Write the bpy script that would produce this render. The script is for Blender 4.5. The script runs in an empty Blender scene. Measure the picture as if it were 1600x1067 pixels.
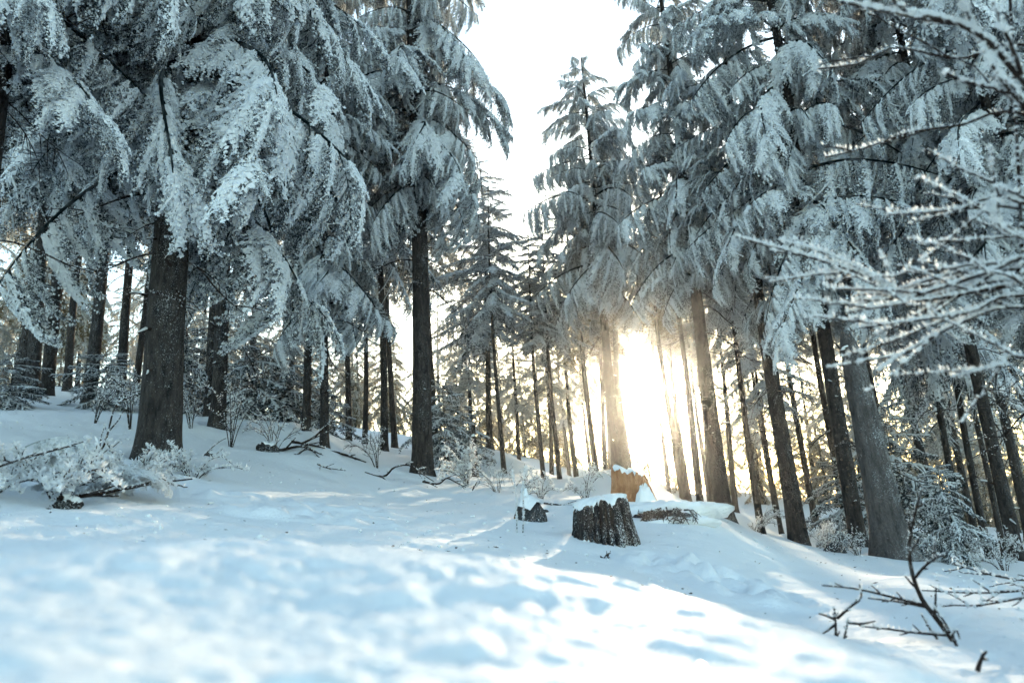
import bpy, math
import numpy as np
from mathutils import Matrix, Vector

sc = bpy.context.scene
COL = sc.collection
PI = math.pi

# ------------------------------------------------------------------ camera
F_PX, W_PX, H_PX = 1066.7, 1600.0, 1067.0
UP_C = np.array([-240.0, 4280.0, -1066.7]); UP_C /= np.linalg.norm(UP_C)     # world up seen from the camera
FW_C = np.array([0.0, 0.0, -1.0])
YC = FW_C - FW_C.dot(UP_C) * UP_C; YC /= np.linalg.norm(YC)
XC = np.cross(YC, UP_C)
ROT = np.stack([XC, YC, UP_C])
cam = bpy.data.objects.new('camera', bpy.data.cameras.new('camera'))
COL.objects.link(cam)
cam.data.sensor_width = 36.0
cam.data.lens = 36.0 * F_PX / W_PX
cam.data.clip_start = 0.02
cam.data.clip_end = 6000.0
cam.matrix_world = Matrix([list(ROT[0]) + [0], list(ROT[1]) + [0], list(ROT[2]) + [0], [0, 0, 0, 1]])
cam.data.dof.use_dof = True
cam.data.dof.focus_distance = 8.5
cam.data.dof.aperture_fstop = 2.1
sc.camera = cam

def ray(px, py):
    v = ROT @ np.array([(px - W_PX / 2) / F_PX, -(py - H_PX / 2) / F_PX, -1.0])
    return v / math.hypot(v[0], v[1])           # unit horizontal length

def at(px, py, d):
    return ray(px, py) * d

# ------------------------------------------------------------------ sky, sun, exposure
SUN_DIR = ray(1015, 622); SUN_DIR = SUN_DIR / np.linalg.norm(SUN_DIR)
SUN_EL = math.asin(SUN_DIR[2]); SUN_AZ = math.atan2(SUN_DIR[0], SUN_DIR[1])
world = bpy.data.worlds.new('World'); sc.world = world; world.use_nodes = True
wn = world.node_tree
sky = wn.nodes.new('ShaderNodeTexSky'); sky.sky_type = 'NISHITA'; sky.sun_disc = False
sky.sun_elevation = SUN_EL; sky.sun_rotation = SUN_AZ
sky.air_density = 1.0; sky.dust_density = 1.2; sky.ozone_density = 0.5; sky.altitude = 600
wb = wn.nodes.new('ShaderNodeMix'); wb.data_type = 'RGBA'; wb.blend_type = 'MULTIPLY'; wb.inputs[0].default_value = 1.0
wb.inputs[7].default_value = (0.93, 1.0, 0.96, 1)                    # white balance of the whole sky, cool daylight
wn.links.new(sky.outputs[0], wb.inputs[6]); wn.links.new(wb.outputs[2], wn.nodes['Background'].inputs[0])
wn.nodes['Background'].inputs[1].default_value = 0.15
sl = bpy.data.lights.new('sun', 'SUN'); sl.energy = 2.2; sl.angle = math.radians(0.55); sl.color = (1.0, 0.81, 0.56)
sun = bpy.data.objects.new('sun', sl); COL.objects.link(sun)
sun.rotation_euler = Vector(SUN_DIR).to_track_quat('Z', 'Y').to_euler()
sc.view_settings.view_transform = 'Standard'; sc.view_settings.look = 'None'
sc.view_settings.exposure = 2.15; sc.view_settings.gamma = 1.0; sc.view_settings.use_curve_mapping = False
cy = sc.cycles
cy.use_adaptive_sampling = True; cy.adaptive_threshold = 0.03
cy.max_bounces = 5; cy.diffuse_bounces = 3; cy.glossy_bounces = 1; cy.transmission_bounces = 3; cy.volume_bounces = 0
cy.transparent_max_bounces = 4; cy.caustics_reflective = False; cy.caustics_refractive = False
cy.use_denoising = True; cy.sample_clamp_indirect = 6.0
HAZE_DENSITY, HAZE_G = 0.0006, 0.92

# ------------------------------------------------------------------ materials
def mat(name):
    m = bpy.data.materials.new(name); m.use_nodes = True
    nt = m.node_tree; nt.nodes.clear()
    return m, nt, nt.nodes.new('ShaderNodeOutputMaterial')

def node(nt, t, **kw):
    n = nt.nodes.new(t)
    for k, v in kw.items(): setattr(n, k, v)
    return n

def noise(nt, scale, detail=3, rough=0.55, vec=None):
    n = node(nt, 'ShaderNodeTexNoise'); n.inputs['Scale'].default_value = scale
    n.inputs['Detail'].default_value = detail; n.inputs['Roughness'].default_value = rough
    if vec is not None: nt.links.new(vec, n.inputs['Vector'])
    return n

def ramp(nt, src, stops):
    r = node(nt, 'ShaderNodeValToRGB')
    e = r.color_ramp.elements
    while len(e) < len(stops): e.new(0.5)
    for i, (p, c) in enumerate(stops):
        e[i].position = p; e[i].color = tuple(c) + (1,) if len(c) == 3 else c
    nt.links.new(src, r.inputs[0]); return r

def mixc(nt, fac, a, b):
    m = node(nt, 'ShaderNodeMix', data_type='RGBA')
    if isinstance(fac, float): m.inputs[0].default_value = fac
    else: nt.links.new(fac, m.inputs[0])
    for i, c in ((6, a), (7, b)):
        if isinstance(c, tuple): m.inputs[i].default_value = c + (1,)
        else: nt.links.new(c, m.inputs[i])
    return m.outputs[2]

def bump(nt, h, strength, dist):
    b = node(nt, 'ShaderNodeBump'); b.inputs['Strength'].default_value = strength
    b.inputs['Distance'].default_value = dist; nt.links.new(h, b.inputs['Height']); return b

# snow: rough white with fine grain and weak sparkle
M_SNOW, nt, out = mat('snow')
tc = node(nt, 'ShaderNodeTexCoord')
n1 = noise(nt, 1.3, 4, 0.6, tc.outputs['Object']); n2 = noise(nt, 60, 3, 0.7, tc.outputs['Object'])
n3 = noise(nt, 9, 4, 0.6, tc.outputs['Object'])
p = node(nt, 'ShaderNodeBsdfPrincipled')
nt.links.new(mixc(nt, n1.outputs[0], (0.77, 0.81, 0.83), (0.83, 0.85, 0.86)), p.inputs['Base Color'])
p.inputs['Roughness'].default_value = 0.7; p.inputs['Specular IOR Level'].default_value = 0.10
ad = node(nt, 'ShaderNodeMath', operation='MULTIPLY_ADD'); nt.links.new(n3.outputs[0], ad.inputs[0]); ad.inputs[1].default_value = 3.0
nt.links.new(n2.outputs[0], ad.inputs[2])
nt.links.new(bump(nt, ad.outputs[0], 0.6, 0.010).outputs[0], p.inputs['Normal'])
nt.links.new(p.outputs[0], out.inputs[0])

# needles and the rime on them, driven by the face attribute "frost"
def foliage_mat(name, dark, rime, transl, bias=0.0):
    m, nt, out = mat(name)
    a = node(nt, 'ShaderNodeAttribute', attribute_name='frost')
    tc = node(nt, 'ShaderNodeTexCoord')
    nz = noise(nt, 6.5, 2, 0.5, tc.outputs['Object'])
    ma = node(nt, 'ShaderNodeMath', operation='MULTIPLY_ADD'); nt.links.new(nz.outputs[0], ma.inputs[0])
    ma.inputs[1].default_value = 0.7; ma.inputs[2].default_value = -0.35 + bias
    ad = node(nt, 'ShaderNodeMath', operation='ADD', use_clamp=True); nt.links.new(a.outputs['Fac'], ad.inputs[0]); nt.links.new(ma.outputs[0], ad.inputs[1])
    c = mixc(nt, ad.outputs[0], dark, rime)
    d = node(nt, 'ShaderNodeBsdfDiffuse'); t = node(nt, 'ShaderNodeBsdfTranslucent')
    nt.links.new(c, d.inputs[0]); nt.links.new(c, t.inputs[0])
    mx = node(nt, 'ShaderNodeMixShader'); mx.inputs[0].default_value = transl
    nt.links.new(d.outputs[0], mx.inputs[1]); nt.links.new(t.outputs[0], mx.inputs[2])
    nt.links.new(mx.outputs[0], out.inputs[0]); return m
M_NEEDLE = foliage_mat('frosted_needles', (0.014, 0.024, 0.026), (0.88, 0.91, 0.93), 0.36, 0.0)
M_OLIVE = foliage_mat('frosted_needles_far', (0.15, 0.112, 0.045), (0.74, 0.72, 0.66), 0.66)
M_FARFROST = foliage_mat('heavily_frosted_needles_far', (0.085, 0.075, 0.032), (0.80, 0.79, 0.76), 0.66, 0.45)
M_FROSTBOUGH = foliage_mat('thickly_rimed_needles', (0.05, 0.06, 0.05), (0.84, 0.87, 0.88), 0.45, 0.62)
M_TWIG = foliage_mat('frosted_twigs', (0.045, 0.034, 0.030), (0.84, 0.86, 0.87), 0.45)

def bark_mat(name, a, b, rime_at, zs=0.22):
    m, nt, out = mat(name)
    tc = node(nt, 'ShaderNodeTexCoord')
    mp = node(nt, 'ShaderNodeMapping'); mp.inputs['Scale'].default_value = (1, 1, zs)
    nt.links.new(tc.outputs['Object'], mp.inputs[0])
    n1 = noise(nt, 22, 5, 0.65, mp.outputs[0])
    mp2 = node(nt, 'ShaderNodeMapping'); mp2.inputs['Scale'].default_value = (1, 1, 0.55)
    nt.links.new(tc.outputs['Object'], mp2.inputs[0])
    vo = node(nt, 'ShaderNodeTexVoronoi', feature='DISTANCE_TO_EDGE'); vo.inputs['Scale'].default_value = 26
    nt.links.new(mp2.outputs[0], vo.inputs['Vector'])
    n2 = noise(nt, 120, 3, 0.75, mp2.outputs[0]); n3 = noise(nt, 2.2, 3, 0.6, tc.outputs['Object'])
    base = ramp(nt, n1.outputs[0], [(0.32, a), (0.68, b)])
    sm = node(nt, 'ShaderNodeMath', operation='MULTIPLY_ADD'); nt.links.new(n3.outputs[0], sm.inputs[0]); sm.inputs[1].default_value = 0.35
    nt.links.new(n2.outputs[0], sm.inputs[2])
    ge = node(nt, 'ShaderNodeNewGeometry'); dp = node(nt, 'ShaderNodeVectorMath', operation='DOT_PRODUCT'); dp.inputs[1].default_value = (0.55, -0.75, 0.35)
    nt.links.new(ge.outputs['Normal'], dp.inputs[0])
    wd = node(nt, 'ShaderNodeMath', operation='MULTIPLY_ADD'); nt.links.new(dp.outputs['Value'], wd.inputs[0]); wd.inputs[1].default_value = 0.10; nt.links.new(sm.outputs[0], wd.inputs[2])
    sm = wd
    sp = ramp(nt, sm.outputs[0], [(rime_at, (0, 0, 0)), (rime_at + 0.12, (1, 1, 1))])
    p = node(nt, 'ShaderNodeBsdfPrincipled'); p.inputs['Roughness'].default_value = 0.85; p.inputs['Specular IOR Level'].default_value = 0.2
    nt.links.new(mixc(nt, sp.outputs[0], base.outputs[0], (0.62, 0.66, 0.68)), p.inputs['Base Color'])
    hs = node(nt, 'ShaderNodeMath', operation='MULTIPLY_ADD'); nt.links.new(vo.outputs['Distance'], hs.inputs[0]); hs.inputs[1].default_value = 1.6
    nt.links.new(n1.outputs[0], hs.inputs[2])
    nt.links.new(bump(nt, hs.outputs[0], 1.0, 0.02).outputs[0], p.inputs['Normal'])
    nt.links.new(p.outputs[0], out.inputs[0]); return m
M_BARK = bark_mat('spruce_bark', (0.006, 0.006, 0.007), (0.062, 0.053, 0.048), 0.87)
M_SNAG = bark_mat('weathered_bark', (0.035, 0.033, 0.033), (0.11, 0.10, 0.096), 0.82)
M_STUMP = bark_mat('stump_bark', (0.008, 0.008, 0.009), (0.034, 0.031, 0.030), 0.80, 0.12)
M_WOOD = bark_mat('split_wood', (0.26, 0.105, 0.045), (0.42, 0.20, 0.09), 0.95, 0.08)
M_STICK = bark_mat('wet_branch_bark', (0.028, 0.023, 0.022), (0.075, 0.06, 0.052), 0.86)
M_ROCK = bark_mat('dark_rock', (0.022, 0.024, 0.026), (0.06, 0.06, 0.062), 0.86, 1.0)

# ------------------------------------------------------------------ geometry helpers (numpy)
class Geo:
    def __init__(s): s.v = []; s.q = []; s.t = []; s.fq = []; s.ft = []; s.n = 0
    def add(s, v, q=None, t=None, fq=0.0, ft=0.0):
        v = np.asarray(v, float).reshape(-1, 3)
        if q is not None and len(q):
            q = np.asarray(q).reshape(-1, 4); s.q.append(q + s.n); s.fq.append(np.broadcast_to(fq, len(q)).astype(np.float32))
        if t is not None and len(t):
            t = np.asarray(t).reshape(-1, 3); s.t.append(t + s.n); s.ft.append(np.broadcast_to(ft, len(t)).astype(np.float32))
        s.v.append(v); s.n += len(v)
    def arrays(s):
        c = lambda l, k: np.concatenate(l) if l else np.zeros((0, k) if k else 0, int if k else np.float32)
        return np.concatenate(s.v), c(s.q, 4), c(s.t, 3), c(s.fq, 0), c(s.ft, 0)
    def mesh(s, name, material, smooth=False):
        return arr_mesh(name, s.arrays(), material, smooth)

def arr_mesh(name, arr, material, smooth=False):
    v, q, t, fq, ft = arr
    me = bpy.data.meshes.new(name)
    me.vertices.add(len(v)); me.vertices.foreach_set('co', v.astype(np.float32).ravel())
    li = np.concatenate([q.ravel(), t.ravel()]).astype(np.int32)
    me.loops.add(len(li)); me.loops.foreach_set('vertex_index', li)
    nq, ntr = len(q), len(t)
    st = np.concatenate([np.arange(nq) * 4, nq * 4 + np.arange(ntr) * 3]).astype(np.int32)
    me.polygons.add(nq + ntr); me.polygons.foreach_set('loop_start', st)
    me.polygons.foreach_set('use_smooth', np.full(nq + ntr, smooth))
    at_ = me.attributes.new('frost', 'FLOAT', 'FACE'); at_.data.foreach_set('value', np.concatenate([fq, ft]).astype(np.float32))
    me.update(calc_edges=True); me.validate()
    me.materials.append(material)
    return me

def nrm(a): return a / (np.linalg.norm(a, axis=-1, keepdims=True) + 1e-9)

def tangents(P):
    T = np.empty_like(P); T[..., 1:-1, :] = P[..., 2:, :] - P[..., :-2, :]
    T[..., 0, :] = P[..., 1, :] - P[..., 0, :]; T[..., -1, :] = P[..., -1, :] - P[..., -2, :]
    return nrm(T)

def tubes(g, P, R, sides=5, frost=0.0):
    """P (B,n,3), R (B,n): tapered tubes, tip closed by its small radius"""
    P = np.asarray(P, float); R = np.asarray(R, float)
    if P.ndim == 2: P = P[None]; R = R[None]
    B, n, _ = P.shape
    T = tangents(P)
    ref = np.where(np.abs(T[..., 2:3]) > 0.8, np.array([1.0, 0.2, 0]), np.array([0.0, 0.1, 1]))
    U = nrm(np.cross(T, ref)); V = np.cross(T, U)
    a = np.arange(sides) * 2 * PI / sides
    ring = P[:, :, None] + R[:, :, None, None] * (U[:, :, None] * np.cos(a)[None, None, :, None] + V[:, :, None] * np.sin(a)[None, None, :, None])
    b, i, k = np.meshgrid(np.arange(B), np.arange(n - 1), np.arange(sides), indexing='ij')
    o = (b * n + i) * sides; k2 = (k + 1) % sides
    q = np.stack([o + k, o + k2, o + sides + k2, o + sides + k], -1).reshape(-1, 4)
    g.add(ring, q, fq=frost)

def blades(g, p, d, w, ln, wd, frost):
    """diamond blades: base p, direction d (unit), width dir w (unit)"""
    ln = np.asarray(ln)[:, None]; wd = np.asarray(wd)[:, None]
    mid = p + d * ln * 0.5
    v = np.stack([p, mid + w * wd, p + d * ln, mid - w * wd], 1)
    g.add(v, np.arange(len(p) * 4).reshape(-1, 4), fq=frost)

OCT = np.array([[1, 0, 0], [-1, 0, 0], [0, 1, 0], [0, -1, 0], [0, 0, 1], [0, 0, -1]], float)
OCT_F = np.array([[0, 2, 4], [2, 1, 4], [1, 3, 4], [3, 0, 4], [2, 0, 5], [1, 2, 5], [3, 1, 5], [0, 3, 5]])
def clumps(g, rng, p, size, flat=0.65, frost=1.0, jit=0.35, under=None):
    n = len(p)
    if n == 0: return
    a = rng.uniform(0, 2 * PI, n); c, s = np.cos(a), np.sin(a)
    o = OCT[None] * (1 + rng.uniform(-jit, jit, (n, 6, 1)))
    x = o[..., 0] * c[:, None] - o[..., 1] * s[:, None]; y = o[..., 0] * s[:, None] + o[..., 1] * c[:, None]
    o = np.stack([x, y, o[..., 2] * flat], -1) * np.asarray(size)[:, None, None]
    f = (np.arange(n)[:, None, None] * 6 + OCT_F[None]).reshape(-1, 3)
    ff = np.full((n, 8), frost, np.float32)
    if under is not None: ff[:, 4:] = under
    g.add(p[:, None] + o, None, f, ft=ff.ravel())

def rand_perp(rng, T):
    r = rng.normal(size=T.shape); r -= (r * T).sum(-1, keepdims=True) * T
    return nrm(r)

def coat(g, rng, P, step_keep, ln, wd, frost_base=0.55, up_gain=0.45, lean=0.6, var=0.14, upper=False):
    """needle or rime blades round every step of the polylines P (B,n,3)"""
    T = tangents(P).reshape(-1, 3); Q = P.reshape(-1, 3)
    m = int(step_keep); fr = step_keep - m
    idx = np.concatenate([np.arange(len(Q))] * m + [np.nonzero(rng.random(len(Q)) < fr)[0]]) if m or fr else []
    p = Q[idx]; t = T[idx]; nv = rand_perp(rng, t)
    d = nrm(t * lean + nv * 0.8); w = nrm(np.cross(d, rand_perp(rng, t) + nv * 0.3))
    k = rng.uniform(0.6, 1.4, len(p))
    if upper:
        ok = d[:, 2] > rng.uniform(-.5, .35, len(d)); p, d, w, k = p[ok], d[ok], w[ok], k[ok] * np.clip(.75 + .9 * d[ok][:, 2], .4, 1.6)
    f = np.clip(frost_base + up_gain * d[:, 2] + rng.normal(0, var, len(p)), 0, 1)
    jitter = rng.normal(0, ln * 0.15, p.shape)
    blades(g, p + jitter, d, w, ln * k, wd * rng.uniform(0.7, 1.3, len(p)), f)

def hash2(ix, iy, s):
    h = (ix.astype(np.int64) * 374761393 + iy.astype(np.int64) * 668265263 + s * 974711) & 0xffffffff
    h = ((h ^ (h >> 13)) * 1274126177) & 0xffffffff
    return ((h ^ (h >> 16)) & 0xffff) / 65535.0
def vnoise(x, y, s=0):
    ix, iy = np.floor(x), np.floor(y); fx, fy = x - ix, y - iy
    u, v = fx * fx * fx * (fx * (fx * 6 - 15) + 10), fy * fy * fy * (fy * (fy * 6 - 15) + 10)
    a, b, c, d = hash2(ix, iy, s), hash2(ix + 1, iy, s), hash2(ix, iy + 1, s), hash2(ix + 1, iy + 1, s)
    return (a + (b - a) * u) + ((c + (d - c) * u) - (a + (b - a) * u)) * v - 0.5
def fbm(x, y, s=0, o=3):
    r = 0
    for k in range(o): r = r + vnoise(x * 2 ** k + 17.3 * k, y * 2 ** k - 9.1 * k, s + k) / 2 ** k
    return r

# ------------------------------------------------------------------ scene-graph helpers
def thing(name, label, cat, loc, rz=0.0, group=None):
    o = bpy.data.objects.new(name, None); COL.objects.link(o)
    o.empty_display_size = 0.2; o.location = loc; o.rotation_euler = (0, 0, rz)
    o['label'] = label; o['category'] = cat
    if group: o['group'] = group
    return o
def part(name, me, parent, loc=(0, 0, 0), rot=(0, 0, 0), scale=(1, 1, 1), kind=None):
    o = bpy.data.objects.new(name, me); COL.objects.link(o); o.parent = parent
    o.location = loc; o.rotation_euler = rot; o.scale = scale
    if kind: o['kind'] = kind
    return o

# ------------------------------------------------------------------ trees: where each one stands
# (px, py of the base in the photograph, distance, diameter, height, crown base, crown radius, detail, label)
# detail N: boughs as parts, M / F: crown of one of the shared shapes
TREES = [
 (247, 722, 7.6, .52, 19, 3.1, 2.5, 'N', 'thickest spruce trunk with frost-speckled bark, standing behind the frosted bush'),
 (340, 664, 12.0, .33, 16, 4.2, 1.4, 'N', 'slim spruce just behind the thickest trunk, a snowy bough hanging down its stem'),
 (478, 668, 12.5, .20, 13, 3.6, 1.2, 'N', 'thin spruce behind the dark brushwood heap, hung with long snowy boughs'),
 (507, 694, 11.2, .19, 12, 2.3, 1.35, 'N', 'thin spruce beside the raised fallen branch, draped in drooping snow-covered boughs'),
 (660, 742, 11.8, .46, 20, 5.2, 1.95, 'N', 'tall thick spruce with flared root and bare lower trunk above the arched fallen branch'),
 (-90, 700, 6.6, .40, 18, 3.5, 2.0, 'N', 'spruce at the edge whose snowy boughs hang in above the frosted bush'),
 (1133, 815, 13.0, .40, 12.8, 4.7, 1.6, 'N', 'tall dark-crowned spruce rising from the mound beside the low sun'),
 (1250, 857, 12.2,   .40, 9.5, 5.0, 1.5, 'N', 'thick spruce trunk standing alone between the mound and the paired trunks'),
 (1345, 866, 11.4, .32, 17, 4.2, 1.95, 'N', 'dark spruce close beside the grey broken snag, its hanging boughs forming a curtain'),
 (1592, 884, 12.6, .26, 16, 4.4, 2.1, 'N', 'spruce beyond the snow-dusted sapling with a heavy snow-laden bough above its bare trunk'),
 (1740, 920, 10.4, .40, 18, 4.4, 1.9, 'N', 'dark spruce past the edge with boughs behind the frosted bare branches'),
 (600, 706, 17.0, .27, 15, 5.0, 1.6, 'M', 'medium spruce between the drooping snowy boughs and the tall thick spruce'),
 (965, 735, 17.0, .36, 11.6, 4.9, 2.1, 'N', 'tall bare-stemmed spruce directly behind the orange stump, crown thin against the sky'),
 (1095, 800, 18.0, .24, 10.5, 5.9, 1.4, 'M', 'slender spruce just before the tall dark-crowned one, next to the sun'),
 (1192, 842, 16.0, .22, 9, 4.8, 1.2, 'M', 'slender spruce between the dark-crowned spruce and the lone thick trunk'),
 (28, 622, 17.0, .30, 15, 5.0, 1.9, 'M', 'spruce of the tight trunk pair beyond the bush, the outer one'),
 (50, 620, 16.0, .34, 16, 5.0, 1.9, 'M', 'spruce of the tight trunk pair beyond the bush, the inner one'),
 (72, 622, 17.5, .36, 16, 5.2, 1.9, 'M', 'straight dark spruce next to the tight trunk pair'),
 (138, 636, 15.5, .34, 15, 5.0, 1.8, 'M', 'dark spruce standing free midway between the trunk pair and the thickest trunk'),
 (188, 625, 16.5, .27, 14, 5.0, 1.6, 'M', 'dark spruce just before the thickest trunk, thicker of two close stems'),
 (210, 620, 18.5, .22, 13, 5.2, 1.5, 'M', 'thin spruce showing right against the edge of the thickest trunk'),
 (325, 655, 14.5, .22, 13, 4.0, 1.4, 'M', 'thin spruce stem half hidden by the slim spruce behind the thickest trunk'),
 (765, 697, 20.0, .26, 9.4, 3.4, 2.0, 'M', 'medium spruce with a rounded snowy crown at the edge of the sky gap'),
 (788, 742, 17.0, .17, 8, 4.2, 1.1, 'M', 'thin straight spruce stem next to the rounded snowy crown'),
 (850, 752, 18.0, .17, 7.0, 4.0, 1.0, 'M', 'forked thin spruce stem beyond the snow-capped dark rock'),
 (876, 765, 18.5, .19, 7.6, 4.0, 1.4, 'M', 'thin leaning spruce stem beyond the furrowed stump under a small snowy crown'),
 (1508, 876, 15.0, .17, 12, 3.6, 1.2, 'M', 'thin spruce trunk rising directly behind the snow-dusted sapling'),
 (1548, 878, 15.5, .18, 12, 3.8, 1.3, 'M', 'thin spruce trunk midway between the sapling and the picture edge'),
 (1572, 880, 18.0, .17, 12, 3.8, 1.4, 'M', 'thin spruce trunk half behind the one with the heavy bough'),
 (1222, 838, 18.5, .16, 8, 3.2, 1.3, 'M', 'thin spruce stem tucked beside the lone thick trunk'),
]
NB = len(TREES)
FAR = [ (1047, 780, 30, .20, 12.5, 7.0),  # the belt behind
 (-60, 615, 21, 0.28, 15, 5.6), (105, 612, 23, 0.24, 14, 5.2), (230, 620, 25, 0.26, 15, 5.9),
 (285, 636, 22, 0.24, 14, 5.8), (385, 650, 25, 0.22, 12, 5.2), (450, 662, 21, 0.22, 13, 5.4),
 (545, 690, 22, 0.20, 12, 5.9), (570, 695, 20, 0.16, 12, 5.6), (617, 700, 21, 0.19, 13, 5.3), 
 (682, 708, 21, 0.19, 13, 5.6), (735, 715, 25, 0.18, 8.5, 2.6), (812, 735, 26, 0.18, 7, 2.4),
 (862, 745, 24, 0.16, 7, 2.8), (902, 755, 25, 0.20, 9, 4.6), (935, 762, 21, 0.20, 11, 5.7), (948, 765, 26, 0.22, 11.5, 5.6),
 (984, 770, 20, 0.24, 10.5, 5.7), (990, 772, 27, 0.22, 11, 6.6), (1068, 784, 22, 0.22, 11, 6.0), (1112, 792, 26, 0.22, 11, 6.4), (1078, 790, 31, 0.26, 12, 7.2),
 (1150, 800, 24, 0.20, 10.44, 5.4), (1215, 812, 25, 0.18, 10.68, 5.7), (1275, 818, 22, 0.20, 11, 5.3), 
 (1325, 822, 20, 0.20, 12, 5.4), (1375, 826, 21, 0.22, 13, 5.6), (1410, 828, 18, 0.18, 12, 5.6), (1470, 834, 20, 0.20, 13, 5.2),
 (1525, 838, 21, 0.18, 13, 5.9), (1610, 842, 20, 0.24, 14, 5.2), (1660, 846, 25, 0.24, 15, 5.3),
 (1720, 850, 21, 0.26, 15, 5.8), (-140, 620, 24, 0.28, 16, 5.2), (-220, 640, 19, 0.30, 16, 5.7), 
 (890, 745, 34, 0.20, 9, 2.6), (1195, 800, 35, 0.22, 11, 3.0), 
 (1350, 815, 33, 0.22, 13, 3.4), (1505, 826, 34, 0.22, 14, 3.6), (1590, 832, 34, 0.22, 14, 3.8),
 (985, 770, 36, 0.24, 15, 7.9), (1066, 784, 40, 0.24, 16, 8.6), (978, 770, 44, 0.24, 17, 9.4), (955, 765, 38, 0.24, 15, 7.4), (1092, 790, 41, 0.24, 16, 8.4), (1110, 795, 36, 0.22, 14, 5.5), (925, 758, 40, 0.22, 14, 5.0),
 (-40, 612, 41, 0.12, 5.2, 0.3), (4, 612, 43, 0.12, 7.3, 0.3), (48, 612, 45, 0.12, 6.4, 0.3), (92, 612, 42, 0.12, 5.5, 0.3), (136, 612, 44, 0.12, 7.6, 0.3), (180, 612, 41, 0.12, 6.7, 0.3), (224, 615, 43, 0.12, 5.8, 0.3), (268, 623, 45, 0.12, 7.9, 0.3), (312, 630, 42, 0.12, 7, 0.3), (356, 637, 44, 0.12, 6.1, 0.3), (400, 645, 41, 0.12, 5.2, 0.3), (444, 652, 43, 0.12, 7.3, 0.3), (488, 659, 45, 0.12, 6.4, 0.3), (532, 666, 42, 0.12, 5.5, 0.3), (576, 674, 44, 0.12, 7.6, 0.3), (620, 681, 41, 0.12, 6.7, 0.3), (664, 688, 43, 0.12, 5.8, 0.3), (708, 695, 45, 0.12, 7.9, 0.3), (752, 703, 42, 0.12, 7, 0.3), (796, 710, 44, 0.12, 6.1, 0.3), (840, 717, 41, 0.12, 5.2, 0.3), (884, 724, 43, 0.12, 5.9, 0.3), (928, 732, 45, 0.12, 5.3, 0.3), (972, 739, 42, 0.12, 4.6, 0.3), (1016, 746, 44, 0.12, 6.2, 0.3), (1060, 753, 41, 0.12, 5.5, 0.3), (1104, 761, 43, 0.12, 4.8, 0.3), (1148, 768, 45, 0.12, 6.4, 0.3), (1192, 775, 42, 0.12, 7, 0.3), (1236, 781, 44, 0.12, 6.1, 0.3), (1280, 787, 41, 0.12, 5.2, 0.3), (1324, 793, 43, 0.12, 7.3, 0.3), (1368, 798, 45, 0.12, 6.4, 0.3), (1412, 804, 42, 0.12, 5.5, 0.3), (1456, 810, 44, 0.12, 7.6, 0.3), (1500, 816, 41, 0.12, 6.7, 0.3), (1544, 821, 43, 0.12, 5.8, 0.3), (1588, 827, 45, 0.12, 7.9, 0.3), (1632, 833, 42, 0.12, 7, 0.3),
 (343, 635, 35, 0.12, 5.6, 0.4), (396, 644, 36, 0.12, 5.8, 0.4), (449, 653, 37, 0.12, 6.1, 0.4), (502, 661, 38, 0.12, 6.3, 0.4), (555, 670, 35, 0.12, 6.6, 0.4), (608, 679, 36, 0.12, 6.8, 0.4), (661, 688, 37, 0.12, 7.1, 0.4), (714, 696, 38, 0.12, 7.3, 0.4), (767, 705, 35, 0.12, 7.6, 0.4), (820, 714, 36, 0.12, 7.8, 0.4), (873, 723, 37, 0.12, 5.6, 0.4), (1138, 766, 38, 0.12, 6.8, 0.4), (1191, 775, 35, 0.12, 7.1, 0.4), (1244, 782, 36, 0.12, 7.3, 0.4), (1297, 789, 37, 0.12, 7.6, 0.4), (1350, 796, 38, 0.12, 7.8, 0.4), (1403, 803, 35, 0.12, 5.6, 0.4), (1456, 810, 36, 0.12, 5.8, 0.4), (1509, 817, 37, 0.12, 6.1, 0.4), (1562, 824, 38, 0.12, 6.3, 0.4), (1615, 830, 35, 0.12, 6.6, 0.4),
 (20, 604, 38, 0.22, 14, 2.0), (120, 606, 39, 0.22, 14, 2.0), (-40, 606, 37, 0.22, 14, 2.0), (225, 612, 40, 0.22, 14, 2.0), (310, 626, 39, 0.22, 13, 1.6), (375, 640, 41, 0.20, 12, 1.4), (435, 652, 39, 0.20, 12, 1.4), (480, 664, 42, 0.20, 12, 1.4), (550, 684, 40, 0.20, 12, 1.6), (600, 694, 41, 0.20, 11, 1.6), (690, 704, 40, 0.20, 10, 1.6), (720, 708, 44, 0.20, 10, 1.6), (785, 722, 42, 0.20, 9, 1.6), (850, 738, 41, 0.20, 9, 1.6), (1280, 808, 40, 0.20, 12, 1.6), (1390, 818, 41, 0.20, 13, 1.6), (1460, 822, 40, 0.20, 13, 1.6), (1545, 830, 41, 0.20, 13, 1.6),
 (70, 606, 33, 0.24, 15, 2.6), (265, 622, 34, 0.24, 14, 2.4),
]

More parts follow.
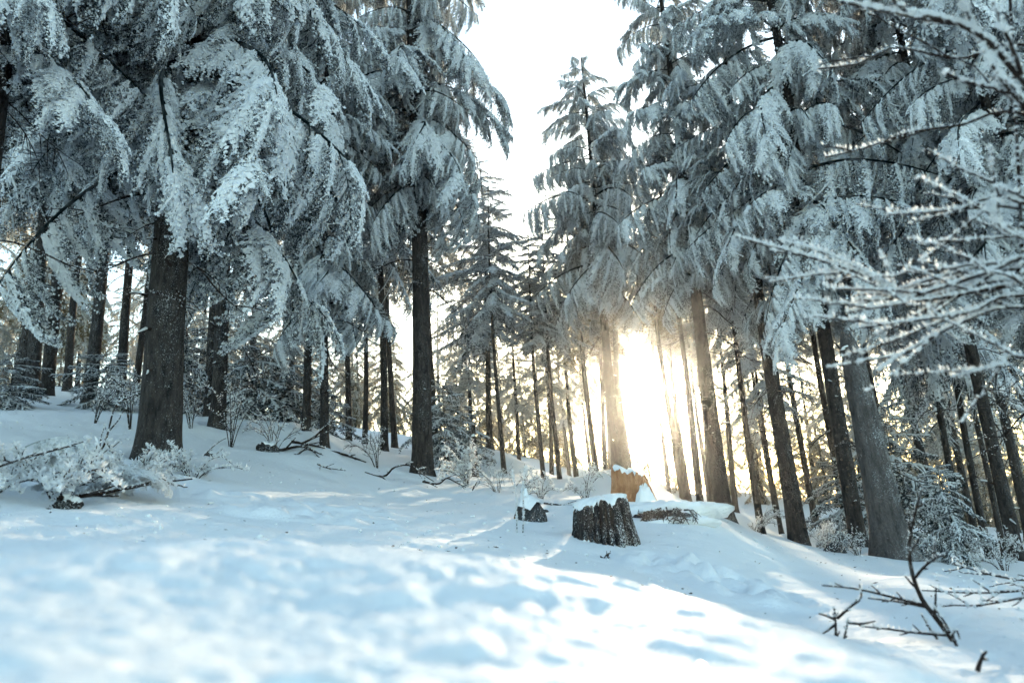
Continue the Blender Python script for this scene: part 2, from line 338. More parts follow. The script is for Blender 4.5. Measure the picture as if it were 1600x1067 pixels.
# ------------------------------------------------------------------ terrain
CTRL = [  # near drift in front of the lens: its crest, and the snow at the bottom of the frame
 (-200, 842, 1.54), (0, 846, 1.47), (200, 847, 1.47), (400, 849, 1.44), (600, 860, 1.38), (820, 884, 1.28), (1000, 922, 1.15), (1150, 966, 1.02), (1300, 1020, 0.90), (1420, 1075, 0.80),
 (0, 950, 0.80), (300, 955, 0.80), (600, 965, 0.77), (900, 990, 0.74), (1150, 1040, 0.70), (0, 1067, 0.54), (400, 1067, 0.54), (800, 1075, 0.54), (1200, 1120, 0.54), (1500, 1200, 0.58),
 (0, 1200, 0.38), (800, 1200, 0.38), (1400, 1350, 0.38), (0, 1500, 0.26), (800, 1500, 0.26), (1600, 1600, 0.26),
 # the hollow behind it and the slope
 (0, 866, 2.30), (400, 872, 2.30), (800, 915, 2.09), (1000, 950, 1.94), (1150, 990, 1.73), (1300, 1040, 1.44), (400, 868, 2.81), (0, 862, 2.81), (800, 885, 2.81),
 (0, 858, 3.4), (400, 864, 3.4), (800, 880, 3.4), (1100, 945, 3.2), (1250, 985, 2.8),
 (0, 800, 4.6), (200, 792, 4.8), (400, 800, 5.0), (600, 815, 5.0), (760, 835, 5.0), (100, 740, 6.6), (0, 700, 8.0), (150, 690, 9.0), (330, 720, 8.5), (450, 735, 9.0), (560, 760, 9.0), (700, 780, 9.0),
 (0, 648, 12.5), (150, 652, 12.5), (300, 672, 11.5), (430, 692, 11.5), (560, 715, 12.0), (740, 748, 12.0), (820, 770, 12.0),
 (820, 828, 6.0), (900, 840, 5.8), (960, 862, 5.4), (1000, 868, 5.3), (1050, 862, 5.6), (1120, 866, 5.8), (880, 800, 7.6), (985, 785, 8.0), (1060, 802, 7.6), (1130, 826, 7.6), (1200, 856, 8.0),
 (900, 782, 9.5), (1060, 800, 9.5), (1160, 824, 10.5), (1300, 862, 10.0), (1400, 868, 10.0), (1480, 888, 9.5), (1600, 905, 9.0),
 (1250, 905, 6.0), (1400, 908, 6.0), (1550, 918, 6.0), (1250, 945, 4.4), (1450, 948, 4.2), (1600, 955, 4.2), (1300, 998, 3.2), (1490, 1003, 3.1), (1600, 1010, 3.1), (1530, 1048, 2.5), (1650, 1060, 2.4), (1450, 1080, 2.0), (1600, 1110, 1.9),
 (200, 612, 45), (800, 752, 45), (1100, 795, 45), (1500, 838, 45),
]
def e_of(px, py): return ray(px, py)[2]
KANG = 1.6
def feat(x, y):
    r = np.maximum(np.hypot(x, y), 0.25); return np.stack([np.log(r), KANG * x / r, KANG * y / r], -1)
_pts, _val = [], []
for px, py, d in CTRL + [t[:3] for t in TREES] + [t[:3] for t in FAR]:
    v = ray(px, py); _pts.append((v[0] * d, v[1] * d)); _val.append(v[2])
for r, ang, e in [(.6, 120, -.42), (.6, -120, -.4), (.6, 180, -.5), (1.5, 110, -.30), (1.5, -110, -.05), (1.5, 180, -.25), (5, 120, -.2), (5, -120, .05), (5, 180, -.1), (5, 75, -.16), (5, -75, .10),
                  (20, 90, -.15), (20, -90, .12), (20, 180, -.08), (100, 0, -.03), (100, 40, -.05), (100, -40, .05), (100, 120, -.08), (100, -120, .03), (100, 180, -.06),
                  (400, 0, -.03), (400, 90, -.03), (400, -90, -.02), (400, 180, -.03), (2500, 0, -.008), (2500, 120, -.008), (2500, -120, -.008)]:
    a = math.radians(ang); _pts.append((r * math.sin(a), r * math.cos(a))); _val.append(e)
_A = feat(np.array([p[0] for p in _pts]), np.array([p[1] for p in _pts])); _V = np.array(_val)
_C2 = 0.12 ** 2
def _phi(A, B): return np.sqrt(((A[:, None] - B[None]) ** 2).sum(-1) + _C2)
_n = len(_A)
_K = np.zeros((_n + 1, _n + 1)); _K[:_n, :_n] = -_phi(_A, _A) + 0.004 * np.eye(_n); _K[:_n, _n] = 1; _K[_n, :_n] = 1
_Wt = np.linalg.solve(_K, np.append(_V, 0.0))
def terrain(x, y, fine=True):
    x = np.atleast_1d(np.asarray(x, float)); y = np.atleast_1d(np.asarray(y, float))
    out = np.empty(len(x))
    for i in range(0, len(x), 20000):
        out[i:i + 20000] = -_phi(feat(x[i:i + 20000], y[i:i + 20000]), _A) @ _Wt[:_n] + _Wt[_n]
    r = np.hypot(x, y)
    z = out * np.maximum(r, 0.25)
    far = np.clip((r - 2.0) / 3, 0, 1)
    z = z + far * (0.05 * fbm(x * .45, y * .45, 3) + 0.025 * fbm(x * 1.7, y * 1.7, 9))
    # wind ripples lying across the slope, and soft lumps close by
    z = z + far * 0.02 * fbm(x * 1.2 + y * 0.5, y * 5.0 + x * 1.4, 21, 2)
    if fine:
        nearw = 1 - np.clip((r - 3.5) / 4, 0, 1)
        z = z + nearw * (0.008 * fbm(x * 4, y * 4, 31, 2) + 0.006 * np.abs(vnoise(x * 25, y * 25, 41)) + 0.015 * np.maximum(0, fbm(x * 14, y * 14, 47, 2)) + 0.003 * vnoise(x * 55, y * 55, 43))
        z = z + (1 - nearw) * 0.012 * fbm(x * 5, y * 5, 55, 2)
    return z
def ground(px, py, d):
    v = ray(px, py); x, y = v[0] * d, v[1] * d
    return np.array([x, y, terrain(x, y)[0]])

rr = np.concatenate([[0.12], np.geomspace(0.3, 6, 215), np.geomspace(6.07, 45, 110), np.geomspace(48, 3000, 40)])
th = np.concatenate([np.linspace(-52, 52, 450), np.linspace(55, 305, 50)])
R_, T_ = np.meshgrid(rr, np.radians(th), indexing='ij')
gx, gy = (R_ * np.sin(T_)).ravel(), (R_ * np.cos(T_)).ravel()
gz = terrain(gx, gy)
# a line of tracks broken through the crust beside the furrowed stump and down the slope
def tracks(x, y, z):
    r = np.random.default_rng(5)
    for path in ([(1005, 872, 5.2), (1060, 884, 5.0), (1120, 892, 4.9), (1190, 905, 4.7)], [(1010, 880, 5.0), (1100, 905, 4.6), (1180, 925, 4.3), (1260, 935, 4.2)],
                 [(300, 775, 6.0), (420, 790, 5.9), (560, 805, 5.8), (700, 818, 5.7)], [(380, 800, 5.2), (480, 815, 5.1), (600, 825, 5.1)]):
        pts = [ray(a, b)[:2] * c for a, b, c in path]
        for i in range(len(pts) - 1):
            for k in range(5):
                c = pts[i] + (pts[i + 1] - pts[i]) * (k / 5) + r.normal(0, .045, 2)
                rad = r.uniform(.07, .13); d2 = ((x - c[0]) ** 2 + ((y - c[1]) * 1.0) ** 2) / rad ** 2
                m = d2 < 9
                z[m] += -0.030 * np.exp(-d2[m]) + 0.022 * np.exp(-((np.sqrt(d2[m]) - 1.5) / .45) ** 2)
tracks(gx, gy, gz)
for px, py, d, dia in [t[:4] for t in TREES]:
    v = ray(px, py) * d; dd = np.hypot(gx - v[0], gy - v[1]); m = dd < 1.6
    ang = np.arctan2(gy[m] - v[1], gx[m] - v[0]); q = dd[m]
    gz[m] += (.035 + .05 * vnoise(ang * 1.2, ang * 0 + px, 7) + .03 * np.cos(ang + 2.2)) * np.exp(-((q - dia * .6 - .22) / .26) ** 2) - .03 * np.exp(-(q / (dia * .6 + .1)) ** 2)
nr, na = len(rr), len(th)
i, j = np.meshgrid(np.arange(nr - 1), np.arange(na), indexing='ij'); j2 = (j + 1) % na
quads = np.stack([i * na + j, i * na + j2, (i + 1) * na + j2, (i + 1) * na + j], -1).reshape(-1, 4)[:, ::-1]
g = Geo(); g.add(np.stack([gx, gy, gz], -1), quads); g.add([[0, 0, terrain(0.05, 0.05)[0]]]); 
g.t.append(np.stack([np.full(na, g.n - 1), (np.arange(na) + 1) % na, np.arange(na)], -1)); g.ft.append(np.zeros(na, np.float32))
ground_o = bpy.data.objects.new('snowy_ground', g.mesh('snowy_ground', M_SNOW, True)); COL.objects.link(ground_o)
ground_o['kind'] = 'structure'; ground_o['label'] = 'snow-covered hillside with drifts'

# ------------------------------------------------------------------ boughs
def bough(seed, L=2.0, n2=46, K=12, K3=4, rise=.18, sag=.62, tip=.12, hang=.75, ter=.10, nl=.026, nw=.0045, keep=2.0, csize=.022, ckeep=.5, frost=.5, wood=5, fing=.02, fsel=.7, lnf=.40, spread=(38, 72), sheet=0.0):
    """one spruce bough along +X: axis, side twigs that hang, small twiglets, needles, rime and lying snow. Returns a Geo."""
    rng = np.random.default_rng(seed); g = Geo()
    s = np.linspace(0, 1, 26); ph = rng.uniform(0, 6)
    ax = np.stack([L * s * (1 - .12 * sag * s), .06 * L * np.sin(3 * s + ph) * s, L * (rise * s - sag * s ** 1.8 + tip * s ** 4)], -1)
    tubes(g, ax, .017 * L * (1 - s) ** .8 * .5 + .003, wood)
    axT = tangents(ax)
    si = np.clip(np.repeat(np.linspace(.10, .99, n2 // 2), 2) + rng.normal(0, .012, n2 // 2 * 2), .05, .995); N = len(si)
    side = np.tile([1.0, -1.0], N // 2)
    f = si * 25; i0 = np.minimum(f.astype(int), 24); fr = (f - i0)[:, None]
    base = ax[i0] * (1 - fr) + ax[i0 + 1] * fr; bt = axT[i0]
    prof = np.clip(si / .28, .35, 1) * (1 - .72 * si)
    ln = L * lnf * prof * rng.uniform(.45, 1.4, N) + .05
    ang = np.radians(rng.uniform(*spread, N) * (1 - .45 * si))
    lat = nrm(np.cross(np.array([0, 0, 1.0]), bt)) * side[:, None]
    d0 = nrm(bt * np.cos(ang)[:, None] + lat * np.sin(ang)[:, None] + np.array([0, 0, .10]))
    hg = hang * rng.uniform(.35, 1.5, N)
    t = np.linspace(0, 1, K)
    P2 = base[:, None] + d0[:, None] * (ln[:, None] * (t[None] - .38 * np.minimum(hg, 1.2)[:, None] * t[None] ** 2))[..., None]
    P2[..., 2] -= (ln * hg)[:, None] * t[None] ** 1.7
    P2 += rng.normal(0, .007, P2.shape) * t[None, :, None]
    wv = rng.uniform(0, 6, (N, 1, 3)); P2 += .035 * ln[:, None, None] * np.sin(t[None, :, None] * rng.uniform(4, 9, (N, 1, 1)) + wv) * t[None, :, None]
    tubes(g, P2[:, ::2], np.broadcast_to((.0045 * (1 - .7 * t[::2])), (N, len(t[::2]))), 3, .1)
    T2 = tangents(P2)
    # twiglets
    B2 = P2[:, 1:].reshape(-1, 3); BT = T2[:, 1:].reshape(-1, 3); tt = np.tile(t[1:], N)
    B2 = np.repeat(B2, 2, 0); BT = np.repeat(BT, 2, 0); tt = np.repeat(tt, 2)
    l3 = np.repeat(np.repeat(np.clip(ln, .12, .8) ** .5, K - 1), 2) * ter * 1.6 * (1 - .55 * tt) * rng.uniform(.5, 1.4, len(tt))
    la = nrm(np.cross(BT, np.array([0, 0, 1.0]) + rng.normal(0, .25, BT.shape))) * np.tile([1.0, -1.0], len(B2) // 2)[:, None]
    d3 = nrm(BT * .75 + la * rng.uniform(.5, 1.0, len(la))[:, None] + np.array([0, 0, -.25]))
    t3 = np.linspace(0, 1, K3)
    P3 = B2[:, None] + d3[:, None] * (l3[:, None] * t3[None])[..., None]
    P3[..., 2] -= (l3 * .35)[:, None] * t3[None] ** 2
    coat(g, rng, P2, keep * 1.5, nl, nw, frost - .05, .35)
    if K3 > 1: coat(g, rng, P3, keep, nl * .9, nw, frost, .35)
    else: blades(g, B2, d3, la, l3, np.full(len(l3), nw * 2.2), np.clip(frost + .3 * d3[:, 2] + rng.normal(0, .3, len(l3)), 0, 1))
    if sheet > 0:
        ns, nw_ = 25, 13; ss = np.linspace(.10, .98, ns); wq = np.linspace(-1, 1, nw_)
        ii = np.minimum((ss * 25).astype(int), 24); ctr = ax[ii]; lt = nrm(np.cross(np.array([0, 0, 1.0]), axT[ii]))
        wl = sheet * L * lnf * np.clip(ss / .28, .35, 1) * (1 - .72 * ss) * rng.uniform(.55, 1.25, ns) + .015
        wr = sheet * L * lnf * np.clip(ss / .28, .35, 1) * (1 - .72 * ss) * rng.uniform(.55, 1.25, ns) + .015
        wd_ = np.where(wq[None] < 0, wl[:, None], wr[:, None]); off = wd_ * wq[None]
        Sp = ctr[:, None] + lt[:, None] * off[..., None] + axT[ii][:, None] * (np.abs(off) * .55)[..., None]
        Sp[..., 2] += .022 - np.abs(wq[None]) ** 1.6 * wd_ * hang * .75 + rng.normal(0, .010, off.shape)
        Sp += rng.normal(0, .007, Sp.shape)
        a_, b_ = np.meshgrid(np.arange(ns - 1), np.arange(nw_ - 1), indexing='ij'); o_ = (a_ * nw_ + b_).ravel()
        edge = (np.abs(b_ - 5.5) > 3.6).ravel(); keep_ = rng.random(len(o_)) > np.where(edge, .50, .12); o_ = o_[keep_]
        g.add(Sp, np.stack([o_, o_ + 1, o_ + nw_ + 1, o_ + nw_], -1), fq=1.0)
    if fing > 0:
        sel = rng.random(N) < fsel; Pf = P2[sel]; tf = t[None]
        Rf = fing * np.clip(ln[sel] / .45, .5, 1.3)[:, None] * np.clip(tf * 4 + .25, 0, 1) * np.clip((1.02 - tf) * 2.2, .12, 1) * rng.uniform(.15, 1.6, Pf.shape[:2])
        Pf = Pf + rng.normal(0, fing * .25, Pf.shape); Pf[..., 2] += Rf * .55
        tubes(g, Pf, Rf, 5, np.tile(np.array([.25, .1, .7, 1, 1], np.float32), Pf.shape[0] * (K - 1)))
    # snow lying on the twigs: more towards the outside, where it falls in
    Q = P2[:, 1:].reshape(-1, 3); m = rng.random(len(Q)) < ckeep
    q = Q[m]; q = q + np.array([0, 0, .4 * csize])
    clumps(g, rng, q, csize * rng.uniform(.5, 1.5, len(q)), .7)
    if K3 > 1:
        Q = P3[:, 1:].reshape(-1, 3); m = rng.random(len(Q)) < ckeep * .45
        q = Q[m] + np.array([0, 0, .25 * csize]); clumps(g, rng, q, csize * .62 * rng.uniform(.5, 1.4, len(q)), .75)
    A = np.repeat(ax[4:], 2, 0) + rng.normal(0, .012, (44, 3)); clumps(g, rng, A + np.array([0, 0, .02]), csize * rng.uniform(.7, 1.6, 44), .6)
    return g

MINI = [bough(200 + k, L=.9, n2=24, K=6, K3=3, rise=.1, sag=(.35, .6, .5)[k % 3], tip=.05, hang=(.4, .9, .65)[k % 3], lnf=(.36, .34, .32)[k % 3], spread=((45, 80), (35, 70), (35, 70))[k % 3], ter=.085, nl=.024, nw=.0048, keep=1.4,
              csize=(.024, .021, .018)[k % 3], ckeep=(.75, .6, .5)[k % 3], frost=(.20, .16, .12)[k % 3], wood=4, fing=(.017, .014, .012)[k % 3], fsel=(.85, .6, .5)[k % 3], sheet=(.85, .40, .22)[k % 3]).arrays() for k in range(6)]
def compound(seed, style):
    """a main bough carrying hanging side boughs"""
    rng = np.random.default_rng(seed); L = 2.0; g = Geo(); s = np.linspace(0, 1, 20)
    sag = rng.uniform(.35, .65); ax = np.stack([L * s * (1 - .1 * s), .08 * L * np.sin(3 * s + rng.uniform(0, 6)) * s, L * (rng.uniform(.05, .2) * s - sag * s ** 1.9 + .05 * s ** 4)], -1)
    tubes(g, ax, .018 * (1 - s) ** .8 + .004, 5); out = [g.arrays()]; T = tangents(ax)
    m = (21, 24, 20)[style]
    for k in range(m):
        u = .16 + .84 * (k + rng.uniform(0, .7)) / m if k < m - 1 else 1.0
        i = min(int(u * 19), 18); side = 1 if k % 2 else -1
        yaw = math.atan2(T[i][1], T[i][0]) + (side * math.radians(rng.uniform(25, 75)) * (1 - .5 * u) if k < m - 1 else 0)
        pit = math.radians(rng.uniform(*((15, 55), (40, 85), (20, 70))[style])); ln = (.86 - .30 * u) * rng.uniform(.55, 1.25)
        M = np.array(Matrix.Translation(ax[i]) @ Matrix.Rotation(yaw, 4, 'Z') @ Matrix.Rotation(pit, 4, 'Y') @ Matrix.Rotation(rng.normal(0, .35), 4, 'X') @ Matrix.Scale(ln, 4))
        v, q, t, fq, ft = MINI[(rng.integers(2) * 3 + (style + rng.integers(2)) % 3)]
        out.append((v @ M[:3, :3].T + M[:3, 3], q, t, fq, ft))
    off = 0; V, Q, T_, FQ, FT = [], [], [], [], []
    for v, q, t, fq, ft in out: V.append(v); Q.append(q + off); T_.append(t + off); FQ.append(fq); FT.append(ft); off += len(v)
    return arr_mesh('bough', tuple(np.concatenate(x) for x in (V, Q, T_, FQ, FT)), M_NEEDLE)
NEAR_B = [compound(220 + k, k % 3) for k in range(6)]
MID_B = [bough(300 + k, n2=28, K=7, K3=2, rise=.15, sag=.5 + .1 * (k % 3), hang=(.5, 1.1, .8)[k % 3], lnf=.36, ter=.14, nl=.055, nw=.009, keep=1.3, csize=.034, ckeep=.5, frost=.18, wood=3, fing=.026, fsel=.7, sheet=.5).arrays() for k in range(5)]
FAR_B = [bough(400 + k, n2=22, K=5, K3=1, rise=.15, sag=.5 + .1 * (k % 3), hang=(.6, 1.0)[k % 2], lnf=.38, ter=.20, nl=.085, nw=.015, keep=1.2, csize=.05, ckeep=.4, frost=.20, wood=3, fing=.03, fsel=.5).arrays() for k in range(4)]

def place_list(rng, H, cb, R, n, top_pow=.58):
    """bough placements on a trunk: height, azimuth, length, pitch"""
    u = (np.arange(n) + rng.uniform(0, 1, n)) / n
    h = cb + (H - cb) * u ** 1.15
    rel = (h - cb) / (H - cb)
    L = R * (1 - rel) ** top_pow * rng.uniform(.6, 1.3, n) * np.clip(.62 + rel * 4, .62, 1) + .18
    az = np.arange(n) * 2.399 + rng.normal(0, .35, n)
    pitch = np.radians(24 - 44 * rel + rng.normal(0, 9, n))       # + is downwards
    return h, az, L, pitch

def crown_mesh(seed, parts, H, cb, R, n, material):
    rng = np.random.default_rng(seed)
    V, Q, T, FQ, FT = [], [], [], [], []; off = 0
    h, az, L, pitch = place_list(rng, H, cb, R, n)
    for i in range(n):
        v, q, t, fq, ft = parts[rng.integers(len(parts))]
        M = Matrix.Translation((0, 0, h[i])) @ Matrix.Rotation(az[i], 4, 'Z') @ Matrix.Rotation(pitch[i], 4, 'Y') @ Matrix.Rotation(rng.normal(0, .15), 4, 'X') @ Matrix.Scale(L[i] / 2, 4)
        M = np.array(M)
        V.append(v @ M[:3, :3].T + M[:3, 3]); Q.append(q + off); T.append(t + off); FQ.append(fq); FT.append(ft); off += len(v)
    return arr_mesh('crown', (np.concatenate(V), np.concatenate(Q), np.concatenate(T), np.concatenate(FQ), np.concatenate(FT)), material)

def trunk_mesh(seed, d, H, sides=14, rings=34, name='trunk', material=None, flare=.36, depth=.6, top=None, bend=.05, rough=.05):
    rng = np.random.default_rng(seed)
    hh = np.concatenate([[-depth, -.2], np.linspace(0, 1, 9)[:-1] ** 1.5, np.linspace(1, top or H, rings - 10)])
    a = np.arange(sides) * 2 * PI / sides
    Hh, A = np.meshgrid(hh, a, indexing='ij')
    base = d / 2 * np.clip(1 - .92 * np.maximum(Hh, 0) / H, .02, 1) ** .85
    lob = 1 + .35 * np.cos(A * 4 + rng.uniform(0, 6)) + .25 * np.cos(A * 3 + rng.uniform(0, 6))
    rad = base + d / 2 * flare * lob * np.exp(-np.maximum(Hh, -.3) / (.45 * d + .06))
    rad = rad * (1 + rough * 2 * vnoise(A * sides / (2 * PI) * .7 + seed, Hh * 1.3, seed) + rough * vnoise(A * 3, Hh * 6, seed + 1))
    k1, k2 = rng.uniform(0, 6, 2)
    cx = bend * np.sin(Hh * .45 + k1) - bend * math.sin(k1); cyy = bend * np.sin(Hh * .38 + k2) - bend * math.sin(k2)
    v = np.stack([cx + rad * np.cos(A), cyy + rad * np.sin(A), Hh], -1)
    n = len(hh); i, k = np.meshgrid(np.arange(n - 1), np.arange(sides), indexing='ij'); k2_ = (k + 1) % sides
    q = np.stack([i * sides + k, i * sides + k2_, (i + 1) * sides + k2_, (i + 1) * sides + k], -1).reshape(-1, 4)
    g = Geo(); g.add(v.reshape(-1, 3), q)
    g.add([v[-1].mean(0) + [0, 0, .02]]); kk = np.arange(sides)
    g.t.append(np.stack([(n - 1) * sides + kk, (n - 1) * sides + (kk + 1) % sides, np.full(sides, g.n - 1)], -1)); g.ft.append(np.zeros(sides, np.float32))
    return g.mesh(name, material or M_BARK, True)

# dry lower branches: thin bare sticks with a line of rime
def stick_geo(seed, L, r, kids=5, rime=.6, up=0.0, droop=.25):
    rng = np.random.default_rng(seed); g = Geo(); s = np.linspace(0, 1, 12)
    P = np.stack([L * s, .08 * L * np.sin(4 * s + rng.uniform(0, 6)) * s, L * (up * s - droop * s ** 2) + .03 * L * np.sin(6 * s)], -1)
    paths = [(P, r)]
    for k in range(kids):
        i = rng.integers(3, 11); b = P[i]; a = rng.choice([-1, 1]) * rng.uniform(.4, 1.0); l = L * rng.uniform(.15, .4)
        d = np.array([math.cos(a), math.sin(a), rng.uniform(-.4, .4)])
        paths.append((b + d * (s[:, None] * l) + np.array([0, 0, -1]) * (s[:, None] ** 2 * l * .25), r * .5))
    PP = np.stack([p for p, _ in paths]); RR = np.stack([q * (1 - .8 * s) + .0015 for _, q in paths])
    tubes(g, PP, RR, 4, 0.0)
    coat(g, rng, PP, rime * 3, .022, .004, .75, .3, .3)
    return g
DEAD_B = [stick_geo(500 + k, 1.0, .010, 5 + k % 3).mesh('dead_branch', M_TWIG) for k in range(5)]

def stub_geo(seed):
    rng = np.random.default_rng(seed); g = Geo(); s = np.linspace(0, 1, 5)
    P = np.stack([.16 * s, .02 * np.sin(5 * s + seed), .03 * s - .05 * s ** 2], -1); tubes(g, P, .013 * (1 - .75 * s) + .002, 6); tubes(g, P[2:] + [0, 0, .008], np.array([.012, .011, .004]), 5, 1.0)
    return g
STUBS = [stub_geo(530 + k).mesh('branch_stub', M_TWIG) for k in range(3)]
MID_CROWNS = [(12.0, 4.0, 1.7, crown_mesh(600 + k, MID_B, 12.0, 4.0, 1.7, 70, M_NEEDLE)) for k in range(2)]
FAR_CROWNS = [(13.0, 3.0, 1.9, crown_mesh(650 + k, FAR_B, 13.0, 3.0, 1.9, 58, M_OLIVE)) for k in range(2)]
FAR_TRUNKS = [trunk_mesh(700 + k, .22, 13.0, 9, 22, rough=.08, bend=.10) for k in range(3)]

rng = np.random.default_rng(11)
for ti, (px, py, d, dia, H, cb, R, lod, label) in enumerate(TREES):
    v = ray(px, py); x, y = v[0] * d, v[1] * d; z = terrain(x, y)[0]
    t = thing('spruce_tree', label, 'tree', (x, y, z - .03), 0, 'spruces in the nearer rows')
    part('trunk', trunk_mesh(800 + ti, dia * .74, H, 28 if lod == 'N' else 14, 60 if lod == 'N' else 34, bend=.03 if lod == 'N' else .08), t)
    if lod == 'N':
        n = int(40 + 7.5 * min(H - cb, 12))
        h, az, L, pitch = place_list(rng, H, cb, R, n)
        for i in range(n):
            s = L[i] / 2.0
            bi = rng.choice([1, 2, 4, 5, 2, 5, 1, 4, 0] if px > 900 else [0, 1, 2, 3, 4, 5, 2, 5, 1, 4])
            part('bough', NEAR_B[bi], t, (0, 0, h[i]), (rng.normal(0, .15), pitch[i], az[i]), (s, s * rng.choice([-1, 1]), s * rng.uniform(.9, 1.2)))
    else:
        H0, cb0, R0, me = MID_CROWNS[rng.integers(2)]
        sz = (H - cb) / (H0 - cb0); sr = R / R0
        part('crown', me, t, (0, 0, cb - cb0 * sz), (0, 0, rng.uniform(0, 6.28)), (sr, sr, sz), 'stuff')
    for i in range(13 if lod == 'N' and px < 1700 else 0):
        hh = rng.uniform(.7, cb + .5); a_ = rng.uniform(0, 6.28); r_ = dia * .34 * (1 - .9 * hh / H); q_ = rng.uniform(.5, 1.4)
        part('branch_stub', STUBS[i % 3], t, (r_ * math.cos(a_), r_ * math.sin(a_), hh), (0, rng.uniform(-.5, .5), a_), (q_, q_, q_))
    for i in range(14 if lod == 'N' else 6):
        hh = rng.uniform(1.6, cb + 1.0); s = rng.uniform(.5, 1.3) * (1 if lod == 'N' else .8)
        part('dead_branch', DEAD_B[rng.integers(5)], t, (0, 0, hh), (rng.uniform(-.5, .5), rng.uniform(-.1, .5), rng.uniform(0, 6.28)), (s, s, s))

ORD = 'first second third fourth fifth sixth seventh eighth ninth tenth eleventh twelfth thirteenth fourteenth fifteenth sixteenth seventeenth eighteenth'.split()
ZONES = [(-400, 120, 'distant spruce behind the tight trunk pair'), (120, 340, 'distant spruce behind the thickest trunk'), (340, 520, 'distant golden spruce behind the low frosted shrubs'),
         (520, 720, 'distant spruce behind the tall thick spruce'), (720, 920, 'distant small spruce below the sky gap'), (920, 1120, 'distant spruce in the glare of the low sun'),
         (1120, 1320, 'distant spruce behind the lone thick trunk'), (1320, 1480, 'distant frosted spruce behind the grey broken snag'), (1480, 2000, 'distant spruce behind the snow-dusted sapling')]
for fi, (px, py, d, dia, H, cb) in enumerate(FAR):
    v = ray(px, py); x, y = v[0] * d, v[1] * d; z = terrain(x, y)[0]
    za, zb, lab = [q for q in ZONES if q[0] <= px < q[1]][0]
    young = H < 9 and cb < 1; zone = lab
    if young: zone = lab = lab.replace('distant', 'low young', 1).replace('small ', '')
    lab = lab + ', ' + ORD[sorted(f[:3] for f in FAR if za <= f[0] < zb and (f[4] < 9 and f[5] < 1) == young).index((px, py, d))] + ' from the left'
    t = thing('spruce_tree', lab, 'tree', (x, y, z - .05), rng.uniform(0, 6.28), zone.replace(' spruce', ' spruces', 1) + ' row')
    sd = dia / .22
    part('trunk', FAR_TRUNKS[fi % 3], t, scale=(sd, sd, H / 13.0))
    H0, cb0, R0, me = FAR_CROWNS[rng.integers(2)]
    R = (1.05 if young else min(1.9, .17 * (H - cb) + .35)) * rng.uniform(.9, 1.15)
    sz = (H - cb) / (H0 - cb0)
    co = part('crown', me, t, (0, 0, cb - cb0 * sz), (0, 0, rng.uniform(0, 6.28)), (R / R0, R / R0, sz), 'stuff')
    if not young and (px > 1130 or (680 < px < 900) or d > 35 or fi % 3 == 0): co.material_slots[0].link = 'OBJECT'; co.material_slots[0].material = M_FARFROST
    for i in range(0 if young else 4):
        s = rng.uniform(.4, .9)
        part('dead_branch', DEAD_B[rng.integers(5)], t, (0, 0, rng.uniform(1.2, cb + .5)), (rng.uniform(-.5, .5), rng.uniform(-.1, .5), rng.uniform(0, 6.28)), (s, s, s))

# ------------------------------------------------------------------ bare branches, shrubs and sticks
def smooth(pts, n=16):
    p = np.asarray(pts, float); p = np.vstack([2 * p[0] - p[1], p, 2 * p[-1] - p[-2]])
    m = len(p) - 3; out = []
    for u in np.linspace(0, m - 1e-6, n):
        i = int(u); t = u - i; a, b, c, d = p[i:i + 4]
        out.append(.5 * (2 * b + (c - a) * t + (2 * a - 5 * b + 4 * c - d) * t * t + (3 * b - a - 3 * c + d) * t ** 3))
    return np.array(out)

def grow(rng, P, r, depth, count, lenf, ang, nrmv, flat=.35, up=0.0, out=None, start=.15):
    """list of (path, radius) : P and its side twigs, spread mostly in the plane across nrmv"""
    if out is None: out = []
    out.append((P, r))
    if depth == 0: return out
    L = np.linalg.norm(np.diff(P, axis=0), axis=1).sum(); T = tangents(P); n = len(P)
    for k in range(count):
        s = start + (1 - start) * (k + rng.uniform(0, 1)) / count * .95; i = min(int(s * (n - 1)), n - 2)
        side = (1 if (k % 2) else -1)
        lat = np.cross(nrmv, T[i]); lat /= np.linalg.norm(lat) + 1e-9
        a = math.radians(rng.uniform(*ang)); l = L * lenf * (1.1 - .75 * s) * rng.uniform(.5, 1.3)
        d = T[i] * math.cos(a) + lat * side * math.sin(a) + nrmv * rng.normal(0, flat); d /= np.linalg.norm(d)
        t = np.linspace(0, 1, 10)[:, None]
        Q = P[i] + d * t * l + (T[i] * .25 + np.array([0, 0, up])) * l * t ** 2 + rng.normal(0, .02 * l, (10, 3)) * t
        grow(rng, Q, r * .55, depth - 1, max(2, int(count * .6)), lenf * .95, ang, nrmv, flat, up, out, start)
    return out

def twig_mesh(rng, paths, rime_len, rime_w, keep, clump=0.0, name='branch', material=None, frost=.8, clump_keep=.5, rmin=.0012, sides=5, step=None):
    g = Geo(); by = {}
    for P, r in paths: by.setdefault(len(P), []).append((P, r))
    for n, l in by.items():
        PP = np.stack([p for p, _ in l]); s = np.linspace(0, 1, n)
        RR = np.stack([r * (1 - .7 * s) + rmin for _, r in l])
        tubes(g, PP, RR, sides, 0.0)
        # resample by length so that the rime is even
        for P, r in l:
            L = np.linalg.norm(np.diff(P, axis=0), axis=1).sum(); m = max(3, int(L / (step or rime_len * .5)))
            u = np.linspace(0, n - 1, m); i = np.minimum(u.astype(int), n - 2); f = (u - i)[:, None]
            Q = (P[i] * (1 - f) + P[i + 1] * f)[None]
            if keep > 0: coat(g, rng, Q + np.array([0, 0, r * .3]), keep, rime_len, rime_w, frost, .35, .25, .12, True)
            if clump > 0:
                q = Q[0][rng.random(m) < clump_keep]
                clumps(g, rng, q + np.array([0, 0, r * .5 + clump * .3]), clump * rng.uniform(.4, 1.3, len(q)), .9, 1.0, .5)
    return g.mesh(name, material or M_TWIG)

